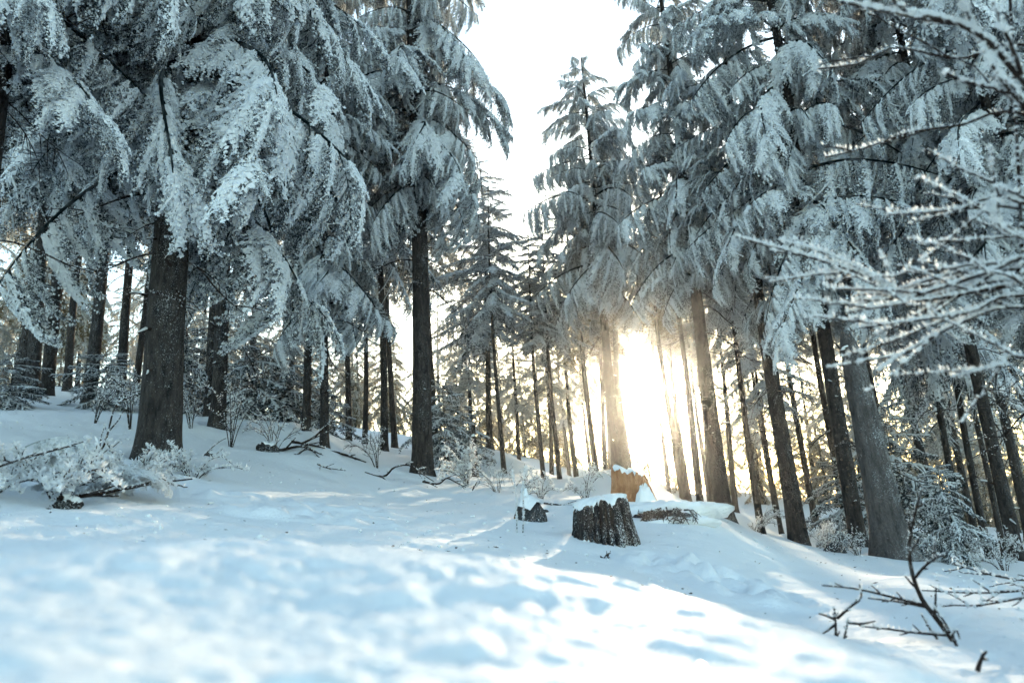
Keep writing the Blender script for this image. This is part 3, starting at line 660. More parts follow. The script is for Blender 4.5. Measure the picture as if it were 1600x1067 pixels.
def px_path(pts, n=16): return smooth([at(*p) for p in pts], n)
def local(paths, o): return [(P - o, r) for P, r in paths]

# the bare broad-leaved tree past the edge of the frame, its branches reach in thick with hoar frost
rng = np.random.default_rng(77)
base = ground(1960, 1000, 2.9)
bare = thing('bare_tree', 'bare tree past the edge, its twigs thick with hoar frost reaching in', 'tree', base)
tp = smooth([base + [0, 0, -.3], base + [-.05, 0, .6], base + [.03, .05, 1.8], base + [-.05, .1, 3.2], base + [.05, .1, 4.6]], 22)
part('trunk', twig_mesh(rng, [(tp - base, .07)], .02, .004, .6, 0, 'trunk', M_TWIG, .5, sides=12), bare)
VN = -ray(1500, 500); VN /= np.linalg.norm(VN)
BR_FEWER = .5
BR = [  # path, radius, depth, count, len, clump
 ([(1900, 300, 2.7), (1700, 215, 2.35), (1600, 128, 2.2), (1540, 62, 2.15), (1470, 30, 2.1), (1380, 18, 2.1), (1285, -4, 2.1)], .011, 1, 7, .16, .016),
 ([(1800, 250, 2.5), (1660, 215, 2.3), (1600, 165, 2.2), (1556, 110, 2.15), (1520, 40, 2.15), (1490, -30, 2.1)], .010, 1, 6, .18, .015),
 ([(1850, 150, 2.9), (1600, 70, 2.7), (1500, 92, 2.6), (1400, 75, 2.6), (1340, 100, 2.55), (1278, 108, 2.5)], .005, 1, 6, .22, .006),
 ([(1850, 280, 2.9), (1600, 178, 2.7), (1500, 196, 2.6), (1420, 208, 2.55), (1350, 232, 2.5), (1290, 246, 2.5)], .005, 1, 7, .22, .006),
 ([(1850, 390, 2.7), (1600, 328, 2.45), (1530, 325, 2.4), (1450, 332, 2.35), (1388, 336, 2.35)], .0045, 1, 6, .18, .009),
 ([(1850, 360, 2.6), (1600, 318, 2.4), (1570, 298, 2.4), (1542, 330, 2.35)], .006, 1, 4, .3, .011),
 ([(1850, 470, 2.7), (1620, 405, 2.4), (1560, 420, 2.35), (1470, 450, 2.3), (1400, 466, 2.3), (1350, 430, 2.3), (1250, 398, 2.25), (1150, 370, 2.25)], .006, 1, 12, .13, .011),
 ([(1600, 440, 2.35), (1430, 470, 2.3), (1380, 440, 2.3), (1300, 400, 2.28), (1220, 376, 2.25)], .004, 1, 7, .10, .011),
 ([(1600, 445, 2.36), (1420, 468, 2.3), (1360, 432, 2.3), (1290, 428, 2.3), (1205, 441, 2.28)], .004, 1, 7, .10, .009),
 ([(1850, 480, 2.7), (1600, 440, 2.4), (1500, 452, 2.35), (1420, 472, 2.3), (1325, 488, 2.3)], .005, 2, 6, .20, .010),
 ([(1850, 500, 2.7), (1600, 462, 2.38), (1520, 486, 2.33), (1440, 500, 2.3), (1345, 512, 2.28)], .005, 2, 6, .19, .010),
 ([(1850, 510, 2.7), (1600, 480, 2.4), (1500, 505, 2.35), (1420, 548, 2.3), (1372, 580, 2.28)], .005, 2, 6, .19, .010),
 ([(1850, 440, 2.75), (1600, 408, 2.45), (1500, 425, 2.4), (1420, 448, 2.35), (1340, 478, 2.33)], .005, 2, 6, .19, .010),
 ([(1850, 430, 2.75), (1600, 420, 2.42), (1530, 438, 2.4), (1460, 462, 2.36), (1400, 475, 2.34)], .005, 1, 7, .18, .010),
 ([(1850, 620, 2.6), (1600, 558, 2.4), (1560, 572, 2.36), (1490, 590, 2.34)], .004, 1, 5, .2, .009),
 ([(1850, 420, 2.6), (1640, 380, 2.4), (1590, 370, 2.35), (1560, 350, 2.3), (1550, 312, 2.3)], .005, 1, 5, .25, .011),
]
for pts, r, dep, cnt, lf, cl in BR:
    P = px_path([(a, b, c) for a, b, c in pts], 22)
    P = np.vstack([tp[14][None] + (P[0] - tp[14]) * np.linspace(0, .9, 5)[:, None], P])
    paths = grow(rng, P, r, dep, max(3, int(cnt * BR_FEWER)), lf * .7, (10, 32), VN, .25, .02, start=.35)
    part('branch', twig_mesh(rng, local(paths, base), .012, .0026, 1.5 if cl > .007 else 1.0, cl * (.72 if cl > .0085 else .55), 'branch', M_TWIG, .85, .75 if cl > .007 else .4), bare)

def shrub(label, pxy, h, spread, nst, seed, depth=2, cnt=6, arch=.2, rime=.02, clump=.0, keep=1.6, name='frosted_shrub', lean=(0, 0), r=.005, group=None):
    rng = np.random.default_rng(seed); o = ground(*pxy)
    t = thing(name, label, 'shrub', o, 0, group)
    spread *= rng.uniform(.9, 1.7); lean = (lean[0] + rng.normal(0, .15), lean[1] + rng.normal(0, .15))
    for k in range(nst):
        a = rng.uniform(0, 2 * PI); sp = spread * rng.uniform(.2, 1); hh = h * rng.uniform(.35, 1.15)
        d = np.array([math.cos(a) * sp + lean[0], math.sin(a) * sp + lean[1], 0])
        P = smooth([[0, 0, -.1], d * .25 + [0, 0, hh * .5], d * .65 + [0, 0, hh * .92], d + [0, 0, hh * (1 - arch)]], 14)
        nv = rng.normal(size=3); nv[2] *= .4; nv /= np.linalg.norm(nv)
        part('stem', twig_mesh(rng, grow(rng, P, r, depth, cnt, .30, (28, 60), nv, .35, .05, start=.25), rime, rime * .22, keep, clump, 'stem', M_TWIG, .92, .6, step=rime * .7), t)
    return t

SH = [
 ('large frosted bush with drooping white sprays in front of the thickest trunk', (95, 780, 5.3), .24, .6, 9, 1, 2, 6, .7, .030, .017, 2.6, (.1, 0), .006),
 ('frosted bush cut off by the picture edge, nearest to the camera on the slope', (-30, 782, 5.2), .26, .55, 7, 2, 2, 8, .55, .030, .016, 2.6, (.1, 0), .006),
 ('low frosted spray arching against the foot of the thickest trunk', (185, 768, 5.9), .22, .45, 6, 3, 2, 6, .7, .026, .016, 2.6, (.12, 0), .006),
 ('knee-high rimed shrub at the foot of the brush slope, right of the thickest trunk', (300, 744, 6.8), .22, .5, 9, 4, 2, 6, .6, .022, .013, 2.4, (0, 0), .004),
 ('tall open frosted shrub with upright twigs beside the slim spruce', (362, 660, 10.5), .95, .4, 7, 5, 2, 6, .05, .026, .0, 1.4, (0, 0), .006),
 ('frosted shrub with upright twigs next in line after the tall open one', (428, 684, 10.6), .65, .4, 7, 6, 2, 6, .1, .026, .0, 1.4, (0, 0), .005),
 ('small frosted shrub in the gap behind the thickest trunk', (300, 652, 11.5), .8, .4, 6, 7, 2, 6, .1, .026, .0, 1.4, (0, 0), .006),
 ('thin frosted shrub before the free-standing dark spruce', (148, 648, 11.5), .6, .3, 6, 8, 2, 6, .05, .026, .0, 1.4, (0, 0), .005),
 ('frosted shrub close against the thickest trunk on its far side', (205, 655, 11), .8, .3, 6, 10, 2, 6, .05, .026, .0, 1.4, (0, 0), .006),
 ('frosted shrub at the foot of the medium spruce behind the arched branch', (590, 722, 11.2), .6, .35, 7, 11, 2, 6, .1, .026, .0, 1.4, (0, 0), .005),
 ('domed bush of drooping white fronds beyond the broken pole', (730, 750, 10.8), .55, .42, 12, 13, 2, 6, .6, .03, .016, 2.2, (0, 0), .005),
 ('frosted grass tuft arching over next to the domed white bush', (778, 756, 10.2), .4, .3, 9, 14, 1, 5, .7, .024, .008, 1.6, (0, 0), .003),
 ('sunlit frosted shrub on the skyline behind the furrowed stump', (915, 782, 9.8), .38, .45, 9, 15, 2, 6, .3, .026, .01, 1.8, (0, 0), .004),
 ('sunlit low frosted shrub behind the snow-capped dark rock', (845, 778, 10), .3, .4, 8, 16, 2, 6, .4, .026, .01, 1.8, (0, 0), .004),
 ('umbrella-shaped frosted spray above the two icy stalks', (815, 790, 8.2), .52, .12, 6, 17, 1, 6, .15, .026, .013, 2.0, (0, 0), .004),
 ('tangle of frosted grass at the foot of the grey broken snag', (1345, 874, 9.9), .28, .4, 10, 18, 1, 6, .5, .022, .006, 1.4, (0, 0), .003),
 ('frosted scrub on the bank beyond the lone thick trunk', (1295, 862, 12.5), .45, .5, 9, 19, 2, 6, .3, .026, .008, 1.6, (0, 0), .004),
 ('frosted scrub between the mound and the lone thick trunk', (1180, 840, 13), .4, .5, 8, 20, 2, 6, .3, .026, .008, 1.6, (0, 0), .004),
 ('frosted scrub low at the edge under the thin trunks', (1570, 892, 10.5), .35, .5, 9, 21, 2, 6, .4, .026, .008, 1.6, (0, 0), .004),
]
for l, p, h, sp, ns, sd, dep, cn, ar, ri, cl, kp, le, r in SH: shrub(l, p, h, sp, ns, 900 + sd, dep, cn, ar, ri, cl, kp, lean=le, r=r)

FB = [((60, 742, 5.6), .40, .3, 'rimed spruce bough lying in the middle of the large frosted bush'), ((150, 735, 5.9), .36, -.5, 'rimed spruce bough propped against the thickest trunk'), ((200, 762, 5.5), .36, 3.4, 'rimed spruce bough lying below the thickest trunk'),
      ((110, 705, 6.8), .40, 3.3, 'rimed spruce bough highest up the bank behind the large frosted bush'),
      ((35, 700, 6.9), .40, -.3, 'rimed spruce bough high on the bank by the picture edge')]
for k, (p, sc_, rz, l) in enumerate(FB):
    o = ground(*p); t = thing('fallen_bough', l, 'bough', o + [0, 0, .10], rz)
    b = part('bough', NEAR_B[(k * 3) % 6], t, (0, 0, 0), (.1 * (k % 3), -.25, 0), (sc_, sc_, sc_ * .8))
    b.material_slots[0].link = 'OBJECT'; b.material_slots[0].material = M_FROSTBOUGH
# young spruces in the understorey
SAP = [(1497, 884, 10.6, 1.25, .42, 'snow-dusted young spruce sapling beside the grey broken snag'), (392, 662, 14, 1.9, .9, 'young bushy spruce behind the tall open frosted shrub'),
       (445, 672, 14, 1.6, .8, 'young bushy spruce behind the brushwood heap'), (285, 650, 15, 2.0, .8, 'young spruce showing in the gap just behind the thickest trunk'),
       (695, 728, 14.5, 1.9, .75, 'young snowy spruce right behind the broken pole'), (725, 735, 16, 1.6, .7, 'second young spruce between the broken pole and the sky gap'),
       (160, 640, 15, 1.1, .8, 'low young spruce at the foot of the free-standing dark spruce'), (330, 655, 17, 2.2, .9, 'tall young spruce deep in shade behind the slim spruce'),
       (1330, 846, 15, 1.8, .8, 'young frosted spruce between the paired trunks and the lone thick trunk'), (1420, 856, 14, 2.6, 1.0, 'tall young frosted spruce right behind the grey broken snag'),
       (10, 632, 14, .9, .7, 'low young spruce at the picture edge under the tight trunk pair'), (500, 690, 16, 1.2, .8, 'low young spruce behind the raised fallen branch')]
SAP_CROWN = [crown_mesh(680 + k, FAR_B, 1.5, .05, .62, 46, M_NEEDLE) for k in range(2)]
for k, (px, py, d, h, R, l) in enumerate(SAP):
    o = ground(px, py, d); t = thing('spruce_sapling', l, 'sapling', o, k * 1.3, 'young spruces in the understorey')
    part('trunk', FAR_TRUNKS[k % 3], t, scale=(.14, .14, h / 13.0)); part('crown', SAP_CROWN[k % 2], t, scale=(R / .62, R / .62, h / 1.5), kind='stuff')

# ------------------------------------------------------------------ stumps, snag, rocks
def lump(seed, sx, sy, sz, nu=22, nv=12, rough=.25, freq=2.0, low=-.3):
    """a rounded irregular boss, open below the ground"""
    u = np.arange(nu) * 2 * PI / nu; v = np.linspace(low, 1, nv) * PI / 2
    V, U = np.meshgrid(v, u, indexing='ij')
    k = 1 + rough * (vnoise(np.cos(U) * freq + 5, np.sin(U) * freq + V * 2, seed) + .5 * vnoise(np.cos(U) * freq * 3, np.sin(U) * freq * 3 + V * 4, seed + 1)) * 2
    k[-1] = k[-1].mean()
    p = np.stack([np.cos(U) * np.cos(V) * sx * k, np.sin(U) * np.cos(V) * sy * k, np.sin(V) * sz * k], -1)
    i, j = np.meshgrid(np.arange(nv - 1), np.arange(nu), indexing='ij'); j2 = (j + 1) % nu
    q = np.stack([i * nu + j, i * nu + j2, (i + 1) * nu + j2, (i + 1) * nu + j], -1).reshape(-1, 4)
    g = Geo(); g.add(p.reshape(-1, 3), q); return g

def stump_geo(seed, rb, rt, h, furrow, nlobe, slant=(0, 0), ragged=.03, nu=120, nv=26, shift=(0, 0)):
    u = np.arange(nu) * 2 * PI / nu; s = np.linspace(-.35, 1, nv)
    S, U = np.meshgrid(s, u, indexing='ij')
    fl = rb + (rt - rb) * np.clip(S, 0, 1) ** .55 + rb * .25 * np.clip(-S, 0, 1)
    w = U * nlobe / (2 * PI) + 1.1 * vnoise(U * 2, S * 1.2, seed) + .35 * vnoise(U * 6, S * 3, seed + 9)
    groove = np.abs(((w + .5 * vnoise(U * 5, S * .8, seed + 2)) % 1) - .5) * 2
    rad = fl * (1 - furrow * (1 - np.clip(groove * 2.2, 0, 1)) + .06 * vnoise(U * 9, S * 7, seed + 3) + .05 * np.cos(3 * U + seed))
    z = S * h + np.clip(S, 0, 1) ** 3 * (slant[0] * np.cos(U) + slant[1] * np.sin(U) + ragged * 2 * vnoise(U * 6, S * 0, seed + 5))
    p = np.stack([rad * np.cos(U) + shift[0] * S, rad * np.sin(U) + shift[1] * S, z], -1)
    i, j = np.meshgrid(np.arange(nv - 1), np.arange(nu), indexing='ij'); j2 = (j + 1) % nu
    q = np.stack([i * nu + j, i * nu + j2, (i + 1) * nu + j2, (i + 1) * nu + j], -1).reshape(-1, 4)
    g = Geo(); g.add(p.reshape(-1, 3), q)
    c = p[-1].mean(0); inner = c + (p[-1] - c) * .55 + [0, 0, -.03]
    g.add(p[-1]); g.add(inner); k = np.arange(nu); k2 = (k + 1) % nu
    g.q.append(np.stack([nv * nu + k, nv * nu + k2, nv * nu + nu + k2, nv * nu + nu + k], -1)); g.fq.append(np.zeros(nu, np.float32))
    g.add([c + [0, 0, -.04]]); g.t.append(np.stack([nv * nu + nu + k, nv * nu + nu + k2, np.full(nu, g.n - 1)], -1)); g.ft.append(np.zeros(nu, np.float32))
    return g, p[-1]

def cap_geo(seed, rim, thick, over=1.03, drop=.03, rings=7):
    """snow lying on a rim of points: a lumpy cushion that hangs a little over the edge"""
    n = len(rim); c = rim.mean(0); rngc = np.random.default_rng(seed); g = Geo(); rows = []
    u = np.arange(n) * 2 * PI / n
    ed = drop * (1 + 2.6 * vnoise(u * 3.2 + 3, u * 0, seed))
    for k in range(rings + 1):
        f = k / rings
        row = c + (rim - c) * (f * over)
        row[:, 2] = c[2] + (rim[:, 2] - c[2]) * f + thick * (1 - f ** 3.2) * (1 + .5 * vnoise(row[:, 0] * 9, row[:, 1] * 9, seed)) + .004
        rows.append(row)
    last = rows[-1].copy(); last[:, 2] -= np.abs(ed); rows.append(last)
    v = np.concatenate(rows); m = len(rows)
    i, j = np.meshgrid(np.arange(m - 1), np.arange(n), indexing='ij'); j2 = (j + 1) % n
    g.add(v, np.stack([i * n + j, (i + 1) * n + j, (i + 1) * n + j2, i * n + j2], -1).reshape(-1, 4)); return g

o = ground(950, 845, 5.75)
st = thing('tree_stump', 'dark furrowed tree stump with a snow cap in the middle of the slope', 'stump', o + [0, 0, -.13])
gs, rim = stump_geo(3, .32, .22, .43, .20, 22, (.03, -.0), .03, shift=(-.03, .02))
part('stump_body', gs.mesh('stump_body', M_STUMP, False), st); part('snow_cap', cap_geo(4, rim, .035, 1.02, .035).mesh('snow_cap', M_SNOW, True), st)

o = ground(990, 788, 8.2)
st = thing('broken_stump', 'orange backlit broken stump with snow packed against it, under the sun', 'stump', o + [0, 0, -.11])
gs, rim = stump_geo(8, .33, .19, .46, .16, 11, (-.05, .03), .035, shift=(-.03, 0))
part('stump_body', gs.mesh('stump_body', M_WOOD, True), st); part('snow_cap', cap_geo(9, rim, .012, .93, .002).mesh('snow_cap', M_SNOW, True), st)
part('snow_pile', lump(12, .12, .10, .28, rough=.25).mesh('snow_pile', M_SNOW, True), st, (.08, -.27, -.02))

def rock(label, pxy, sx, sy, sz, seed, cap=True, rz=0):
    o = ground(*pxy); t = thing('rock', label, 'rock', o + [0, 0, -.03], rz)
    part('stone', lump(seed, sx, sy, sz, 26, 14, .22, 1.5).mesh('stone', M_ROCK, True), t)
    if cap: part('snow_cap', lump(seed, sx * .98, sy * .98, sz * 1.16, 26, 14, .22, 1.5, low=.42).mesh('snow_cap', M_SNOW, True), t)
rock('dark rounded rock under a white snow cap beside the two icy stalks', (828, 822, 6.7), .14, .14, .23, 31)
rock('small bare dark rock between the lone thick trunk and the snag', (1306, 868, 10.6), .13, .1, .12, 33, False)
rock('small dark stone poking out of the snow behind the snow-capped rock', (848, 792, 7.6), .06, .05, .06, 35, False)

# earth bank torn open under the mound: dark roots hanging below a lip of snow
o = ground(1040, 826, 6.9); rng = np.random.default_rng(61)
t = thing('root_bank', 'dark tangle of roots hanging under a lip of snow behind the furrowed stump', 'roots', o)
part('earth', lump(62, .27, .12, .085, 34, 12, .45, 3).mesh('earth', M_STUMP, False), t, (-.02, .03, -.02))
part('snow_lip', lump(64, .62, .50, .17, 34, 14, .3, 2, low=-.5).mesh('snow_lip', M_SNOW, True), t, (.10, .36, -.01))
for k in range(16):
    x0 = rng.uniform(-.3, .32); P = smooth([[x0, -.06, .12 - abs(x0) * .2], [x0 + rng.normal(0, .03), -.13, .08], [x0 + rng.normal(0, .05), -.16, .02], [x0 + rng.normal(.02, .06), -.17, rng.uniform(-.08, .0)]], 12)
    part('root', twig_mesh(rng, grow(rng, P, rng.uniform(.004, .011), 1, 4, .4, (20, 60), np.array([0, -1, 0.]), .3, -.1), .014, .004, .7, 0, 'root', M_TWIG, .35), t)

# the grey broken snag and the short pole
o = ground(1397, 868, 10.3)
t = thing('broken_snag', 'grey weathered broken trunk without branches, leaning by the dark spruce', 'snag', o + [0, 0, -.05])
part('trunk', trunk_mesh(71, .47, 5.2, 30, 44, 'trunk', M_SNAG, .30, .5, 2.72, .02, .10), t, rot=(0, -.03, 0))
g = Geo(); rng = np.random.default_rng(72); n = 16; a = np.arange(n) * 2 * PI / n
rw = np.stack([.135 * np.cos(a), .135 * np.sin(a), np.zeros(n)], -1); rt = rw * .75 + np.stack([np.full(n, -.03), np.zeros(n), .10 + rng.uniform(0, .16, n) + .10 * np.cos(a + 2)], -1)
g.add(np.concatenate([rw, rt]), [(k, (k + 1) % n, n + (k + 1) % n, n + k) for k in range(n)]); g.add([[-.03, 0, .08]]); g.t.append(np.array([(n + k, n + (k + 1) % n, g.n - 1) for k in range(n)])); g.ft.append(np.zeros(n, np.float32))
part('splintered_top', g.mesh('splintered_top', M_SNAG, False), t, (-.08, 0, 2.70))
part('snow_cap', lump(73, .10, .09, .05, rough=.3).mesh('snow_cap', M_SNOW, True), t, (-.11, 0, 2.80))
for k in range(4): part('dead_branch', DEAD_B[k], t, (0, 0, .9 + .5 * k), (.2 * k, .1, 1.2 + 2.1 * k), (.35, .35, .35))
o = ground(742, 728, 13.5)
t = thing('broken_pole', 'short broken-off dead stem beside the domed white bush', 'snag', o)
part('trunk', trunk_mesh(75, .12, 2.0, 12, 20, 'trunk', M_BARK, .2, .4, .80, .01, .12), t); part('snow_cap', lump(76, .045, .045, .04).mesh('snow_cap', M_SNOW, True), t, (0, 0, .8))

# two stalks sheathed in ice
rng = np.random.default_rng(81)
for k, (pts, l) in enumerate([([(808, 838, 5.7), (807, 800, 5.7), (806, 768, 5.72), (800, 735, 5.75)], 'ice-sheathed stalk in front of the snow-capped rock, the one farther from it'),
                              ([(817, 832, 5.75), (818, 795, 5.75), (817, 762, 5.77), (822, 728, 5.8)], 'ice-sheathed stalk in front of the snow-capped rock, the one nearer to it')]):
    P = px_path(pts, 20); o = P[0].copy(); t = thing('icy_stalk', l, 'plant stalk', o)
    part('stem', twig_mesh(rng, [(P - o, .004)], .012, .004, .8, .011, 'stem', M_TWIG, .9, .9, step=.006), t)

# ------------------------------------------------------------------ fallen branches and brushwood
FALL = [
 ('dark fallen branch forming the near side of the brushwood heap', [(412, 712, 10.6), (445, 702, 10.6), (475, 698, 10.6), (505, 712, 10.5)], .030, 5, .3),
 ('dark fallen branch trailing down the slope out of the brushwood heap', [(498, 704, 10.8), (530, 708, 10.8), (555, 716, 10.7), (572, 722, 10.6)], .026, 3, .25),
 ('raised fallen branch slanting up out of the brushwood heap', [(470, 694, 10.7), (492, 682, 10.7), (510, 664, 10.8), (528, 650, 10.9)], .020, 5, .4),
 ('short dark branch across the top of the brushwood heap', [(455, 690, 10.8), (480, 694, 10.8), (508, 700, 10.7)], .024, 4, .35),
 ('bent dark branch at the lower rim of the brushwood heap', [(460, 718, 10.3), (470, 706, 10.4), (485, 702, 10.4), (500, 716, 10.3)], .018, 4, .35),
 ('arched fallen branch in front of the tall thick spruce', [(570, 741, 10.2), (600, 744, 10.1), (616, 730, 10.2), (640, 727, 10.2), (662, 742, 10.2), (678, 752, 10.1)], .017, 7, .28),
 ('crooked fallen branch just below the flared root of the tall thick spruce', [(660, 752, 9.8), (684, 756, 9.8), (698, 747, 9.9), (714, 754, 9.8), (728, 761, 9.8)], .015, 5, .25),
 ('thin twig lying alone on the snow below the brushwood heap', [(496, 725, 9.6), (512, 731, 9.5), (540, 735, 9.4)], .010, 4, .25),
 ('small upright twig sticking out of snow beyond the crooked fallen branch', [(738, 766, 9.6), (742, 758, 9.6), (746, 752, 9.6)], .010, 2, .3),
 ('snowy fallen bough lying below the thickest trunk', [(90, 778, 5.0), (150, 772, 5.1), (220, 758, 5.3), (300, 748, 5.6)], .014, 10, .25),
 ('thin rimed branch leaning across the large frosted bush', [(-20, 735, 4.7), (40, 715, 4.8), (90, 702, 4.9), (130, 690, 5.0)], .006, 5, .2),
 ('rimed branch lifting its tip beside the thickest trunk', [(120, 735, 5.6), (160, 700, 5.6), (178, 640, 5.7), (196, 622, 5.7)], .008, 7, .3),
 ('dark stick leaning up from the snow by the slim spruce', [(318, 712, 8.6), (335, 696, 8.6), (352, 684, 8.7)], .006, 3, .25),
 ('thin sunlit twig lying on the skyline behind the furrowed stump', [(850, 786, 8.4), (885, 790, 8.2), (905, 796, 8.0)], .010, 5, .3),
 ('half-buried branch on the crest of the mound', [(1075, 806, 8.6), (1092, 811, 8.5), (1106, 812, 8.5)], .016, 2, .2),
 ('rimed branch lying low at the edge, the upper of two', [(1660, 905, 4.6), (1600, 906, 4.6), (1550, 898, 4.6), (1515, 888, 4.7), (1488, 880, 4.7)], .006, 7, .3),
 ('rimed branch lying low at the edge, the lower of two', [(1660, 915, 3.9), (1600, 922, 3.8), (1530, 926, 3.7), (1440, 922, 3.7)], .005, 7, .2),
 ('faint grey twig on the snow under the low rimed branches', [(1660, 920, 3.5), (1590, 935, 3.5), (1530, 945, 3.5), (1480, 945, 3.5)], .004, 6, .3),
]
rng = np.random.default_rng(91)
for l, pts, r, kids, lf in FALL:
    P = px_path(pts, 18)
    gz_ = terrain(P[:, 0], P[:, 1]); P[:, 2] = np.maximum(P[:, 2], gz_ - r * .4)
    o = P[0].copy(); near = pts[0][2] < 7
    t = thing('fallen_branch', l, 'branch', o)
    pa = grow(rng, P, r, 1, kids, lf, (25, 65), np.array([0, -.5, .86]), .25, .05)
    part('stem', twig_mesh(rng, local(pa, o), .016, .0035, 1.6 if near else 1.2, .010 if near else .014, 'stem', M_TWIG, .8, .6 if near else .45, step=.02), t)
rng = np.random.default_rng(92)
for k, (px, py, d, s) in enumerate([(108, 778, 5.0, .075), (420, 706, 10.5, .16), (330, 700, 9.0, .06)]):
    o = ground(px, py, d)
    t = thing('bark_chunk', ['dark bark slab poking out of the snow below the large frosted bush', 'dark earth clod half covered by snow at the end of the brushwood heap', 'little dark bark piece on the snow by the slim spruce'][k], 'bark', o, .3)
    part('slab', lump(95 + k, s, s * .6, s * .7, 18, 9, .4, 2).mesh('slab', M_STUMP, False), t, rot=(0, .25, 0)); part('snow_cap', lump(95 + k, s * .95, s * .58, s * .82, 18, 9, .4, 2, low=.5).mesh('snow_cap', M_SNOW, True), t, rot=(0, .25, 0))

# twigs standing out of the snow in front
def twig_thing(name, label, mains, kids, lf, rime=.010, keep=1.5, clump=.0055):
    rng = np.random.default_rng(abs(len(label) * 31 + len(mains)))
    paths = [(px_path(p, 16), r) for p, r in mains]; o = paths[0][0][0].copy(); t = thing(name, label, 'twig', o)
    for P, r in paths:
        part('stem', twig_mesh(rng, local(grow(rng, P, r, 1, kids, lf, (25, 60), VN, .3, .1), o), rime, .0022, keep, clump, 'stem', M_TWIG, .75, .5, step=.008), t)
twig_thing('bare_sapling', 'bare forked sapling standing tallest out of the snow in front', [
  ([(1492, 1004, 3.1), (1465, 968, 3.1), (1440, 935, 3.1), (1424, 890, 3.1), (1421, 845, 3.1), (1430, 800, 3.1), (1440, 764, 3.1)], .0095),
  ([(1430, 902, 3.1), (1445, 885, 3.08), (1462, 872, 3.06), (1476, 866, 3.05)], .005), ([(1462, 873, 3.06), (1460, 855, 3.06), (1461, 838, 3.06)], .004),
  ([(1448, 946, 3.1), (1400, 934, 3.06), (1340, 920, 3.03), (1284, 914, 3.0)], .0045), ([(1446, 948, 3.1), (1405, 940, 3.1), (1356, 934, 3.08)], .004),
  ([(1478, 992, 3.08), (1430, 988, 3.05), (1385, 982, 3.03), (1345, 978, 3.0)], .004), ([(1465, 998, 3.1), (1455, 985, 3.1), (1440, 960, 3.1)], .004)], 5, .12)
twig_thing('forked_twig', 'low forked twig with rime lumps poking out of the snow', [
  ([(1306, 1004, 3.0), (1306, 985, 3.0), (1305, 962, 3.0), (1303, 948, 3.0)], .005), ([(1306, 968, 3.0), (1292, 962, 3.0), (1279, 958, 3.0)], .0045),
  ([(1308, 966, 3.0), (1328, 948, 3.0), (1345, 934, 3.0), (1343, 912, 3.0)], .0045), ([(1316, 1006, 2.98), (1322, 985, 2.98), (1325, 968, 2.98)], .004),
  ([(1322, 972, 3.0), (1345, 974, 3.0), (1368, 970, 3.0)], .0045), ([(1304, 976, 3.0), (1294, 984, 3.0), (1285, 990, 3.0)], .004)], 3, .15, .012, 1.2, .006)
twig_thing('broken_twig', 'broken twig slanting down beside the bare forked sapling', [([(1503, 1022, 2.95), (1488, 996, 2.95), (1476, 972, 2.95), (1462, 952, 2.95)], .005), ([(1486, 994, 2.95), (1494, 984, 2.95), (1500, 998, 2.95)], .0035)], 4, .12)
twig_thing('twig_stub', 'short dark twig stub alone in the lower corner', [([(1527, 1048, 2.45), (1531, 1034, 2.45), (1537, 1022, 2.45), (1542, 1017, 2.45)], .006), ([(1535, 1028, 2.45), (1540, 1030, 2.45), (1544, 1029, 2.45)], .003)], 2, .2, .007, .4, 0)
twig_thing('leaf_scrap', 'tiny dark scrap of dry leaves on the snow below the furrowed stump', [([(948, 878, 5.0), (944, 874, 5.0), (938, 868, 5.0)], .008), ([(944, 872, 5.0), (948, 866, 5.0), (954, 863, 5.0)], .004), ([(946, 876, 5.0), (950, 870, 5.0), (948, 866, 5.0)], .007)], 4, .4, .012, .2, 0)

# ------------------------------------------------------------------ fine litter and snow crystals
rng = np.random.default_rng(131); g = Geo(); n = 420
px = rng.uniform(-50, 1650, n); dd = rng.uniform(3.6, 13, n)
V = np.stack([ray(a, 780)[:2] for a in px]) * dd[:, None]; zz = terrain(V[:, 0], V[:, 1])
p = np.column_stack([V, zz + .004]); a = rng.uniform(0, 2 * PI, n); d = nrm(np.column_stack([np.cos(a), np.sin(a), rng.uniform(-.05, .35, n)]))
w = nrm(np.cross(d, rng.normal(size=(n, 3)))); blades(g, p, d, w, rng.uniform(.01, .045, n), rng.uniform(.0015, .006, n), rng.uniform(0, .25, n))
lo = bpy.data.objects.new('twig_litter', g.mesh('twig_litter', M_TWIG)); COL.objects.link(lo); lo['kind'] = 'stuff'; lo['label'] = 'scattered dark needles and bark crumbs on the snow'
g = Geo(); n = 1500; px = rng.uniform(-50, 1650, n); dd = 3.2 + 10 * rng.random(n) ** 1.2
V = np.stack([ray(a, 780)[:2] for a in px]) * dd[:, None]; keep_ = fbm(V[:, 0] * .5, V[:, 1] * .5, 71) > -.05; V = V[keep_]; n = len(V)
sz_ = .005 + .017 * rng.random(n) ** 3; clumps(g, rng, np.column_stack([V, terrain(V[:, 0], V[:, 1]) + sz_ * .25]), sz_, .7, 1.0, .4)
so = bpy.data.objects.new('snow_clods', g.mesh('snow_clods', M_SNOW, True)); COL.objects.link(so); so['kind'] = 'stuff'; so['label'] = 'crumbs of snow fallen from the boughs'
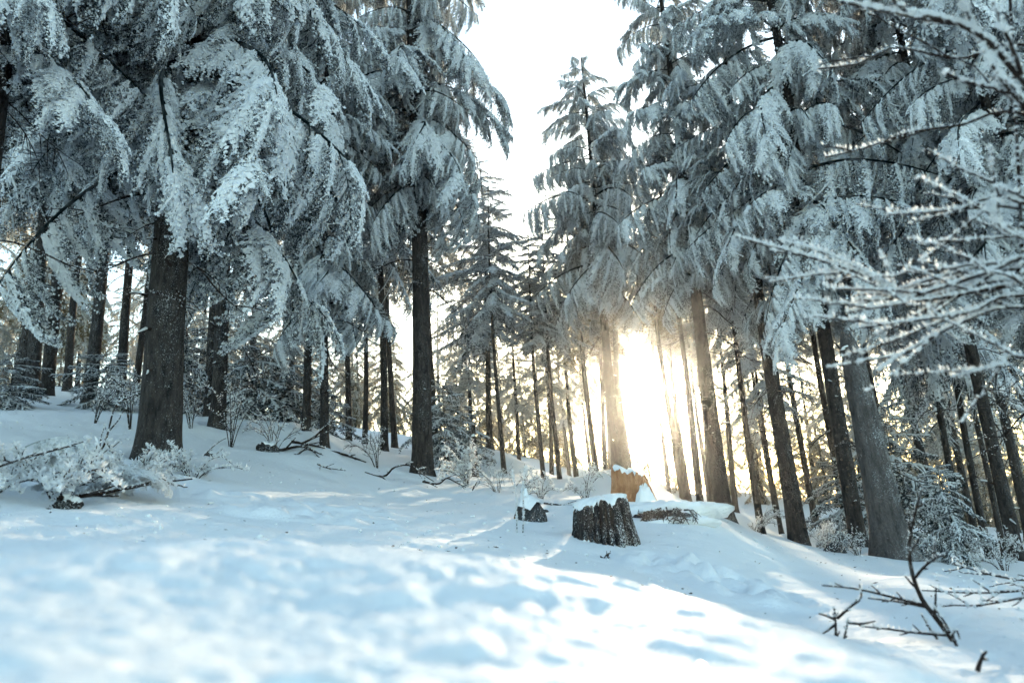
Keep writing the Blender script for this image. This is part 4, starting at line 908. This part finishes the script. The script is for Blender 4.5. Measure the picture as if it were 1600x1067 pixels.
M_ICE, nt, out = mat('ice_crystal'); pi_ = node(nt, 'ShaderNodeBsdfPrincipled'); pi_.inputs['Base Color'].default_value = (.85, .88, .9, 1); pi_.inputs['Roughness'].default_value = .07; pi_.inputs['IOR'].default_value = 1.31
nt.links.new(pi_.outputs[0], out.inputs[0])
g = Geo(); n = 2400; an = np.radians(rng.uniform(-42, 42, n)); rd = .45 + 1.6 * rng.random(n) ** 1.3
X, Y = rd * np.sin(an), rd * np.cos(an); Z = terrain(X, Y) + .002
nv = nrm(np.column_stack([rng.normal(0, .12, (n, 2)), np.ones(n)])); u = rand_perp(rng, nv); v = np.cross(nv, u); rs = rng.uniform(.001, .003, n)
h6 = np.arange(6) * PI / 3
hx = np.column_stack([X, Y, Z])[:, None] + rs[:, None, None] * (u[:, None] * np.cos(h6)[None, :, None] + v[:, None] * np.sin(h6)[None, :, None])
b = np.arange(n)[:, None] * 6; g.add(hx, np.concatenate([b + [0, 1, 2, 3], b + [0, 3, 4, 5]]))
io = bpy.data.objects.new('snow_crystals', g.mesh('snow_crystals', M_ICE)); COL.objects.link(io); io['kind'] = 'stuff'; io['label'] = 'glinting snow crystals on the near drift'

# ------------------------------------------------------------------ haze
M_HAZE, nt, out = mat('haze')
pv = node(nt, 'ShaderNodeVolumePrincipled')
pv.inputs['Color'].default_value = (0.93, 0.95, 0.97, 1); pv.inputs['Density'].default_value = HAZE_DENSITY; pv.inputs['Anisotropy'].default_value = HAZE_G
nt.links.new(pv.outputs[0], out.inputs['Volume'])
zmin = float(gz.min()) - 1.0
g = Geo(); xs, zt = 3100.0, 26.0
vb = [(a, b, c) for c in (zmin, zt) for b in (-xs, xs) for a in (-xs, xs)]
g.add(vb, [(0, 2, 3, 1), (4, 5, 7, 6), (0, 1, 5, 4), (2, 6, 7, 3), (0, 4, 6, 2), (1, 3, 7, 5)])
hz = bpy.data.objects.new('haze', g.mesh('haze', M_HAZE)); COL.objects.link(hz); hz['kind'] = 'stuff'; hz['label'] = 'thin bright winter haze among the trees'
